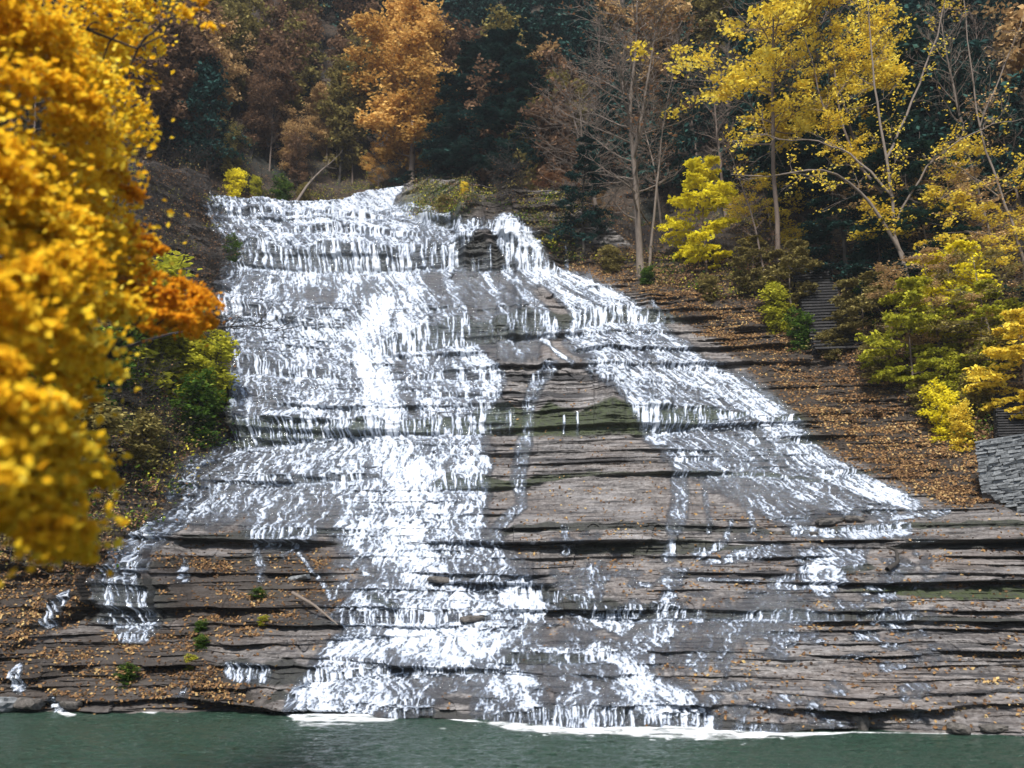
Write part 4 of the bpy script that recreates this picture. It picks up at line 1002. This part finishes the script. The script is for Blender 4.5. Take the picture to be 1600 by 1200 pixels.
limb_tree('leaning_tree', 'thin bare tree leaning left from the right edge over the beeches', b2,
    [b2, A(1600, 395, b2[1]), A(1560, 300, b2[1]), A(1530, 200, b2[1]), A(1515, 80, b2[1]), A(1500, -50, b2[1])], .13,
    [([A(1565, 310, b2[1]), A(1500, 260, b2[1]), A(1440, 250, b2[1])], .05), ([A(1530, 200, b2[1]), A(1570, 100, b2[1]), A(1600, 20, b2[1])], .06)],
    M_BARKP, M_TAN, 303, 700, twign=12)

# bare limb reaching over the falls from the left bank
def branch_obj(name, label, pts, r, mat, seed, cat='branch', twigs=10, tl=1.2, r_end=.01):
    rng = np.random.default_rng(seed); base = np.array(pts[0]); e_pts = np.array(pts) - base
    tb = Tubes(); tt = np.linspace(0, 1, len(pts)); q = np.linspace(0, 1, 16)
    k = np.stack([np.interp(q, tt, e_pts[:, i]) for i in range(3)], -1)
    k[1:-1] = (k[:-2] + 2 * k[1:-1] + k[2:]) / 4
    tb.add(k, np.linspace(r, r_end, 16), 6)
    for _ in range(twigs):
        i = rng.integers(5, 15); c1 = curve(k[i], unit(unit(k[i] - k[i-1]) + rng.normal(size=3) * .6), tl * rng.uniform(.5, 1.3), 5, rng, .2, .05)
        tb.add(c1, np.linspace(max(r * .35, .012), .008, 6), 4)
        for _ in range(3):
            j = rng.integers(1, 5); c2 = curve(c1[j], unit(unit(c1[j] - c1[j-1]) + rng.normal(size=3) * .6), tl * .5, 3, rng, .2, .05); tb.add(c2, [.010, .009, .007, .006], 3)
    V, F = tb.arrays(); o = mesh_np(name, V, F, mat, smooth=True); o.location = base
    return setp(o, label, cat)
branch_obj('bare_bough', 'thin dark bare bough reaching right over the left side of the falls', [at(180, 548, 40), at(260, 522, 44), at(330, 512, 47), at(400, 508, 49), at(440, 520, 50)], .09, M_BARKD, 401, twigs=14, tl=2.6)
branch_obj('bare_bough', 'short dark bough poking from the golden leaves over the left cliff', [at(170, 415, 34), at(215, 400, 36), at(255, 385, 38), at(300, 382, 40)], .06, M_BARKD, 402, twigs=8, tl=1.5)
p = hill_pt(463, 312)
branch_obj('dead_tree', 'pale dead trunk leaning over the dark bank behind the lip', [at(462, 318, 93), at(480, 290, 94), at(500, 268, 95), at(522, 250, 96)], .2, M_BARKP, 403, 'fallen tree', 6, 2.0, .05)
s0, s1 = face_pt(470, 934), face_pt(536, 976)
branch_obj('fallen_stick', 'brown stick lying slanted on the lower left ledge', [s0 + np.array([0, -.5, .3]), (s0 + s1) / 2 + np.array([0, -.8, .35]), s1 + np.array([0, -.6, .05])], .10, M_BARKP, 404, 'stick', 2, .3, .04)
s0, s1 = face_pt(1362, 893), face_pt(1390, 868)
branch_obj('driftwood', 'dark forked piece of driftwood on the wet right terrace', [s0 + np.array([0, -.4, .1]), face_pt(1384, 884) + np.array([0, -.5, .15]), s1 + np.array([0, -.5, .2]), face_pt(1376, 866) + np.array([0, -.6, .3])], .12, M_BARKD, 405, 'driftwood', 1, .5, .05)
s0 = face_pt(1470, 505)
branch_obj('dead_tree', 'grey fallen trunk lying in shade between the beech and the stairs', [at(1520, 430, 56), at(1470, 470, 56.5), at(1420, 505, 57), at(1380, 540, 57)], .16, M_BARKP, 406, 'fallen tree', 5, 1.4, .05)
# ================================================================== GOLDEN TREE IN THE FOREGROUND
rng = np.random.default_rng(900)
tb_base = np.array([-12.5, 13.5, 1.4])
ft = empty('golden_maple', tb_base, 'golden yellow maple filling the left edge, its leafy boughs hanging in front of the falls', 'tree')
# pads: (px, py, radius px, distance, 0 gold / 1 amber share)
PADS = []
def edge(py): return np.interp(py, [-60, 0, 60, 110, 170, 230, 290, 340, 390, 430, 455, 500, 530, 575, 600, 650, 700, 740, 790, 830, 860, 890],
                               [262, 252, 236, 244, 205, 190, 218, 205, 235, 215, 200, 190, 190, 195, 170, 130, 175, 185, 180, 170, 125, 110])
for py in range(-150, 850, 38):
    e_ = float(edge(max(-60, py))) - (22 if py > 540 else 6)
    low = np.interp(py, [700, 800, 880], [-500, -20, 80])
    x = e_ - 22
    while x > -260:
        if x > low or py < 700:
            gap = .30 if x > 120 else (.22 if x > -50 else .4)
            if rng.random() > gap:
                near = np.interp(x, [-560, -50, 120, 250], [7.5, 8.3, 11.5, 15]) + np.interp(py, [-150, 300, 880], [4.5, 1.5, -.8]) + rng.uniform(-1.2, 1.2)
                PADS.append((x + rng.uniform(-12, 12), py + rng.uniform(-14, 14), rng.uniform(26, 46), near, 0))
        x -= rng.uniform(36, 56)
# the amber bough that stands out over the left cliff
for x in range(190, 325, 16):
    yy = np.interp(x, [190, 240, 325], [470, 468, 478]); hh = np.interp(x, [190, 260, 325], [48, 42, 22])
    for _ in range(4):
        PADS.append((x + rng.uniform(-10, 10), yy + rng.uniform(-hh, hh), rng.uniform(11, 18), 16 + rng.uniform(-1.5, 1.5), 1))
for (x, y, r) in ((232, 372, 14), (212, 300, 16), (225, 420, 10), (205, 350, 14), (250, 388, 9), (290, 18, 16), (312, 6, 14), (330, 40, 9)):
    PADS.append((x, y, r, 15, 0 if y < 100 else 1))
lc, ln_, ls, lr, la = [], [], [], [], []
ctr = []
for (x, y, r, Y, am) in PADS:
    c = at(x, y, Y); rm = r * Y / FOC
    ctr.append((c, am, Y))
    n = int(300 * (r / 36) ** 2 * (1.0 if Y < 20 else 1.5) * np.clip((rm / .33) ** 0, .5, 2)) if not am else int(110 * (r / 14) ** 2)
    if x < -80: n = n // 3
    # a few drooping tiers inside every pad
    nt_ = 3; k = rng.integers(0, nt_, n)
    tc = rng.normal(size=(nt_, 3)) * np.array([.45, .6, .5]) * rm
    rr = rm * np.sqrt(rng.random(n)); an = rng.random(n) * 6.283
    q = c + tc[k] + np.stack([np.cos(an) * rr, np.sin(an) * rr * 1.2, -(rr / rm) ** 2 * rm * .35 + rng.normal(size=n) * rm * .12], -1)
    q = np.where((rng.random(n) < .24)[:, None], c + rng.normal(size=(n, 3)) * np.array([.85, .8, .75]) * rm, q)
    lc.append(q); N = rng.normal(size=(n, 3)) * .5 + np.array([-.1, -.75, .55]); ln_.append(N)
    ls.append(rng.uniform(.6, 1.15, n) * (.095 if am else .115)); base_r = rng.random()
    lr.append(np.clip(.35 * base_r + .65 * rng.random(n), 0, 1)); la.append(np.full(n, am))
lc = np.concatenate(lc) - tb_base; ln_ = np.concatenate(ln_); ls = np.concatenate(ls); lr = np.concatenate(lr); la = np.concatenate(la)
def star_leaves(c, N, s, rnd):
    """pointed lobed leaf: a five cornered fan of three quads is too heavy, so two crossed folded kites"""
    V1, F1, r1 = leaf_quads(c, N, s, rnd, .35, 1.35)
    V2, F2, r2 = leaf_quads(c, N + RNG.normal(size=N.shape) * .12, s * .8, rnd, -.2, 1.2)
    return np.concatenate([V1, V2]), np.concatenate([F1, F2 + len(V1)]), np.concatenate([r1, r2])
m = la == 0
V_, F_, r_ = star_leaves(lc[m], ln_[m], ls[m], lr[m]); cr = mesh_np('crown', V_, F_, M_GOLD, ft, attrs={'rnd': r_})
V_, F_, r_ = star_leaves(lc[~m], ln_[~m], ls[~m], lr[~m]); ab = mesh_np('amber_bough', V_, F_, M_AMBER, ft, attrs={'rnd': r_})
setp(ab, 'deeper amber leaves on the bough that reaches farthest right')
# wood: trunk and boughs to groups of pads
tb = Tubes()
tr = curve((0, 0, -1), (0.05, .05, 1), 17, 14, np.random.default_rng(5), .04, .02); tb.add(tr, .34 * (1 - np.linspace(0, .85, 15)), 9)
rb = np.random.default_rng(6)
def bez(a, b, c, n):
    t_ = np.linspace(0, 1, n)[:, None]; return (1 - t_) ** 2 * a + 2 * t_ * (1 - t_) * b + t_ ** 2 * c
hubs = []
for zz in np.arange(1.5, 16, 1.3):
    i = int(np.clip((zz + 1) / 17 * 14, 0, 13)); a = tr[i]
    tgt = np.array([rb.uniform(3.2, 5.0), rb.uniform(-3, 3), a[2] + rb.uniform(-.3, .8)])
    k = bez(a, (a + tgt) / 2 + np.array([0, 0, .9]), tgt, 12); tb.add(k + rb.normal(size=k.shape) * .03, np.linspace(.09, .02, 12), 6)
    hubs += [k[j] for j in range(3, 12)]
hubs = np.array(hubs)
for (c, am, Y) in ctr:
    c = c - tb_base
    j = np.argmin(((hubs - c) ** 2).sum(1)); a = hubs[j]
    k = bez(a, (a + c) / 2 + np.array([0, 0, .3]), c, 7); tb.add(k + rb.normal(size=k.shape) * .02, np.linspace(.022, .007, 7), 4)
V, F = tb.arrays(); mesh_np('trunk', V, F, M_BARKD, ft, smooth=True)

# ================================================================== STAIRS, WALL, BOULDERS
def stone_mat(name, c1, c2, c3, brick=False, sc=1.0):
    t = NT(name); vO = t.coords()
    n = t.noise(vO, 5, 5, .7); n2 = t.noise(t.coords((1, 1, 4)), 2, 4, .6)
    c = t.ramp(n, [(.3, c1), (.5, c2), (.7, c3)]); c = t.mix(t.math('MULTIPLY', n2, .6), c, c1)
    p = t.n('BsdfPrincipled', i_Base_Color=c, i_Roughness=.85); t.set(p.inputs['Normal'], t.bump(n, .6, .06)); return t.done(p.outputs[0])
M_STAIR_SHADE = stone_mat('shaded_stair_stone', (.005, .005, .006), (.013, .013, .015), (.028, .026, .025))  # hemlock shade and the dark between steps put into the stone colour
M_STEP_LIT = stone_mat('lit_step_stone', (.012, .012, .014), (.032, .031, .032), (.065, .06, .056))  # same stone, painted paler so the treads look lit against the base
M_WALL = stone_mat('grey_wall_stone', (.08, .085, .09), (.20, .215, .225), (.36, .38, .39))
M_BOULD = stone_mat('boulder_stone', (.03, .028, .026), (.10, .09, .08), (.2, .18, .16))
class Boxes:
    def __init__(s): s.V = []; s.F = []; s.n = 0
    def add(s, c, size, ax=(1, 0, 0), jit=0.0, rg=None):
        """box centred at c; ax = horizontal direction of its length"""
        ax = unit(np.array(ax, float)); ay = np.array([-ax[1], ax[0], 0]); az = np.array([0, 0, 1.0])
        k = np.array([[i, j, l] for i in (-.5, .5) for j in (-.5, .5) for l in (-.5, .5)])
        if jit: k = k + rg.normal(size=k.shape) * jit
        V = np.array(c) + k[:, :1] * size[0] * ax + k[:, 1:2] * size[1] * ay + k[:, 2:] * size[2] * az
        s.V.append(V); s.F.append(np.array([[0, 1, 3, 2], [4, 6, 7, 5], [0, 4, 5, 1], [2, 3, 7, 6], [0, 2, 6, 4], [1, 5, 7, 3]]) + s.n); s.n += 8
    def build(s, name, mat, parent=None): return mesh_np(name, np.concatenate(s.V), np.concatenate(s.F), mat, parent)
def stairs(label, pb, pt, w0, w1, n, seed, walls=(-1, 1)):
    rg = np.random.default_rng(seed); pb = np.array(pb); pt = np.array(pt)
    e = empty('stone_staircase', pb, label, 'stairs', 'stone steps up the gorge'); B = Boxes(); Fb = Boxes(); d = (pt - pb) / n
    rise, run = d[2], math.hypot(d[0], d[1])
    ax = (math.cos(-.12), math.sin(-.12), 0)
    for i in range(n):
        w = w0 + (w1 - w0) * i / n
        B.add(d * i + np.array([rg.normal() * .03, run * .7, rise * .5 - .003 * i]), (w, run * 1.5, rise * .42), ax, .012, rg)
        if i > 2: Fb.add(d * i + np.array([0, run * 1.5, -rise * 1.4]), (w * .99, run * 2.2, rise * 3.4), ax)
    B.build('steps', M_STEP_LIT, e); Fb.build('base', M_STAIR_SHADE, e)
    if walls:
        for sgn in walls:
            Wb = Boxes()
            for i in range(n * 2):
                f = i / (n * 2); w = w0 + (w1 - w0) * f
                Wb.add(d * i * .5 + np.array([sgn * (w / 2 + .22), run * .8, -.2 + rg.normal() * .03]), (.36 + rg.random() * .08, .5 + rg.random() * .2, .45), ax, .04, rg)
            Wb.build('side_wall', M_BOULD, e)
    return e
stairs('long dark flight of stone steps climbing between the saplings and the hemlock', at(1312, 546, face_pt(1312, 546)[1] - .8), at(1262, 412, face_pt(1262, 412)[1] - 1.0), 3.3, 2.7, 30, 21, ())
stairs('lower dark flight of steps at the right edge above the stone wall', at(1608, 690, 46.2), at(1590, 612, 49.5), 3.0, 2.4, 20, 22, (1,))

# coursed stone retaining wall
rg = np.random.default_rng(31)
wl = empty('stone_wall', at(1600, 790, 43.5), 'grey coursed stone wall at the right edge beside the leafy bank', 'stone wall')
wb = np.array(wl.location)
B = Boxes(); Cp = Boxes()
a0 = at(1527, 690, 45.2); a1 = at(1760, 692, 39.5)
bl0 = at(1527, 742, 45.2); bl1 = at(1760, 872, 39.5)
L = np.linalg.norm((a1 - a0)[:2]); axw = (a1 - a0) / L; axw[2] = 0
z = max(a0[2], a1[2]) - .12
zz = z
while zz > min(bl0[2], bl1[2]) - 1:
    h = rg.uniform(.10, .20); u_0 = 0
    while u_0 < L:
        l = rg.uniform(.25, .7)
        f = (u_0 + l / 2) / L; base = a0 + (a1 - a0) * f; zb = (bl0 + (bl1 - bl0) * f)[2]
        if zz > zb - .8: B.add(np.array([base[0], base[1] + rg.normal() * .02, zz - h / 2]) - wb, (l - .02, .5 + rg.random() * .12, h - .022), axw, .06, rg)
        u_0 += l
    zz -= h
B.build('stone_courses', M_WALL, wl)
core = Boxes(); mid = (a0 + a1) / 2; core.add(np.array([mid[0], mid[1] + .12, (z + bl0[2]) / 2 - 2]) - wb, (L - .1, .42, (z - bl0[2]) + 3.6), axw); core.build('mortar_core', M_BOULD, wl)
for k in range(9):
    f = (k + .5) / 9; base = a0 + (a1 - a0) * f; Cp.add(np.array([base[0], base[1], z + .045]) - wb, (L / 9 - .03, .62, .085), axw, .015, rg)
Cp.build('coping', M_WALL, wl)
# fill behind the wall
FB = Boxes(); FB.add(np.array([mid[0] + 4.5, mid[1] + 2.6, z - 2.2]), (L + 3, 4.6, 4.3), axw, .02, rg)
fb = FB.build('path', M_FLOOR); setp(fb, 'leafy path level behind the stone wall', 'path', None, 'structure')

def rock_obj(px, py, size, label, seed, lift=0.0, mat=None, name='boulder'):
    rg = np.random.default_rng(seed)
    bm = bmesh_ico(3); V, F = bm
    n = V / np.linalg.norm(V, axis=1, keepdims=True)
    V = V * (1 + (fbm(n[:, 0] * 1.7 + 9 + seed, n[:, 1] * 1.7 + n[:, 2] * 1.3 + 9, 200 + seed % 7, 3)[:, None] - .5) * .9)
    lim = rg.uniform(.5, .75); V[:, 2] = np.clip(V[:, 2], -.6, lim); V[:, 0] = np.clip(V[:, 0], -.85, .9)
    V = V * np.array(size) * .5
    V[:, 2] += np.round(V[:, 2] / (size[2] * .22)) * 0
    o = mesh_np(name, V, F, mat or M_BOULD, smooth=False)
    o.location = [float(q) for q in (face_pt(px, py) + np.array([0, -size[1] * .3, lift]))]; o.rotation_euler = (rg.uniform(-.1, .1), rg.uniform(-.15, .15), rg.uniform(-.5, .5))
    return setp(o, label, 'rock', 'loose rocks on the ledges')
def bmesh_ico(sub):
    import bmesh
    bm = bmesh.new(); bmesh.ops.create_icosphere(bm, subdivisions=sub, radius=1)
    V = np.array([v.co[:] for v in bm.verts]); F = np.array([[v.index for v in f.verts] for f in bm.faces]); bm.free(); return V, F
rock_obj(1292, 815, (1.9, .9, .5), 'flat black slab at the foot of the right stream', 1)
rock_obj(1330, 812, (1.1, .8, .5), 'smaller black slab touching the flat one at the foot of the right stream', 2)
rock_obj(1266, 835, (.5, .45, .4), 'small dark rock standing in the shallow terrace right of centre', 3)
rock_obj(1485, 1135, (.85, .7, .5), 'mossy brown rock at the water line right of the long slab', 4)
rock_obj(1535, 1132, (1.0, .5, .35), 'dark flat rock beside the mossy brown one at the water line', 5)
rock_obj(1338, 1128, (.7, .6, .9), 'upright dark block at the water line under the long slab', 6)
rock_obj(690, 905, (1.5, .8, .45), 'dark rock breaking the surface of the main white curtain', 7)
rock_obj(738, 965, (1.3, .8, .4), 'grey rock poking out of the foam under the main curtain', 8)
rock_obj(15, 1098, (2.0, 1.4, .9), 'pale wet boulder on the shore at the left edge', 9, 0, M_WALL)
rock_obj(62, 1095, (1.2, 1.0, .6), 'grey boulder next to the small shore cascade on the left', 10)
rock_obj(130, 1095, (.9, .8, .5), 'small boulder just right of the small shore cascade', 11)
rock_obj(470, 902, (1.3, .7, .4), 'light slab rock among leaves left of the fallen stick', 12, 0, M_WALL)

# ================================================================== UNDERGROWTH (countless low brush)
def undergrowth():
    rg = np.random.default_rng(55)
    pts = []
    def scat(n, x0, x1, y0, y1, on, f=None):
        k = 0
        while k < n:
            x = rg.uniform(x0, x1); y = rg.uniform(y0, y1)
            if f is not None and not f(x, y): continue
            pts.append((face_pt(x, y) if on == 'face' else hill_pt(x, y), x, y)); k += 1
    le = lambda x, y: x < np.interp(y, [250,300,420,450,480,600,690,760,850,910], [330,325,370,340,330,352,350,305,225,160]) 
    scat(420, 120, 375, 262, 700, 'face', le); scat(150, -60, 320, 650, 900, 'face', le)
    scat(120, 655, 745, 300, 350, 'face'); scat(90, 750, 905, 305, 415, 'face', lambda x, y: x > np.interp(y, [300, 360, 420], [740, 800, 885]))
    scat(90, 335, 545, 285, 312, 'hill'); scat(260, 220, 900, 150, 300, 'hill'); scat(160, 880, 1230, 330, 425, 'hill'); scat(110, 1230, 1600, 380, 560, 'hill')
    scat(70, 900, 1180, 405, 480, 'face', lambda x, y: y < 400 + (x - 880) * .3); scat(120, 1220, 1560, 500, 690, 'face', lambda x, y: y < np.interp(x, [1200, 1300, 1400, 1500, 1560], [530, 575, 630, 690, 700]) and not (1225 < x < 1350 and y < 548))
    scat(60, 1230, 1560, 440, 520, 'face', lambda x, y: x > 1345 or x < 1225)
    lc, mi, tb = [], [], Tubes()
    for (p, x, y) in pts:
        n = int(rg.uniform(25, 75)); r = rg.uniform(.35, .9)
        q = p + np.array([0, -.15, .15]) + rg.normal(size=(n, 3)) * np.array([r, .35, r * .5])
        m = rg.choice([0, 1, 2, 3], p=[.34, .26, .3, .1] if x < 400 else [.4, .2, .25, .15])
        if 240 < y < 460 and x < 400 and m < 2: m = 2 if rg.random() < .7 else 0
        lc.append(q); mi.append(np.full(n, m))
        for _ in range(4 if x < 400 else 2):
            c = curve(p, rg.normal(size=3) * np.array([1, .5, .8]) + np.array([.3, -.3, .5]), rg.uniform(.8, 2.6), 6, rg, .22, -.02)
            tb.add(c, np.linspace(.022, .008, 7), 3)
    lc = np.concatenate(lc); mi = np.concatenate(mi); n = len(lc)
    V, F, r = leaf_quads(lc, rg.normal(size=(n, 3)) * .6 + np.array([0, -.3, .8]), rg.uniform(.08, .17, n), rg.random(n))
    W_, WF = tb.arrays()
    o = mesh_np('undergrowth', np.concatenate([V, W_]), [F, WF + len(V)], None, attrs={'rnd': np.concatenate([r, np.full(len(W_), .5)])})
    for m in (M_OLV, M_GRN, M_RUS, M_LIM, M_BARKD): o.data.materials.append(m)
    o.data.polygons.foreach_set('material_index', np.concatenate([mi, mi, np.full(len(WF), 4)]).astype(np.int32))
    setp(o, 'low brush, brambles and dry stems growing over the banks beside the falls', 'undergrowth', None, 'stuff')
undergrowth()

# ================================================================== AIR
t = NT('haze_air')
vol = t.n('VolumePrincipled'); vol.inputs['Color'].default_value = (.80, .87, .95, 1); vol.inputs['Density'].default_value = .00022; vol.inputs['Anisotropy'].default_value = .0
t.t.links.new(vol.outputs[0], t.out.inputs['Volume'])
x0, x1, y0, y1, z0, z1 = -260, 260, -130, 330, -9, 260
Vh = [(x, y, z) for x in (x0, x1) for y in (y0, y1) for z in (z0, z1)]
hz = mesh_np('haze', np.array(Vh), np.array([[0, 1, 3, 2], [4, 6, 7, 5], [0, 4, 5, 1], [2, 3, 7, 6], [0, 2, 6, 4], [1, 5, 7, 3]]), t.m)
setp(hz, 'thin pale air filling the gorge', 'haze', None, 'stuff')
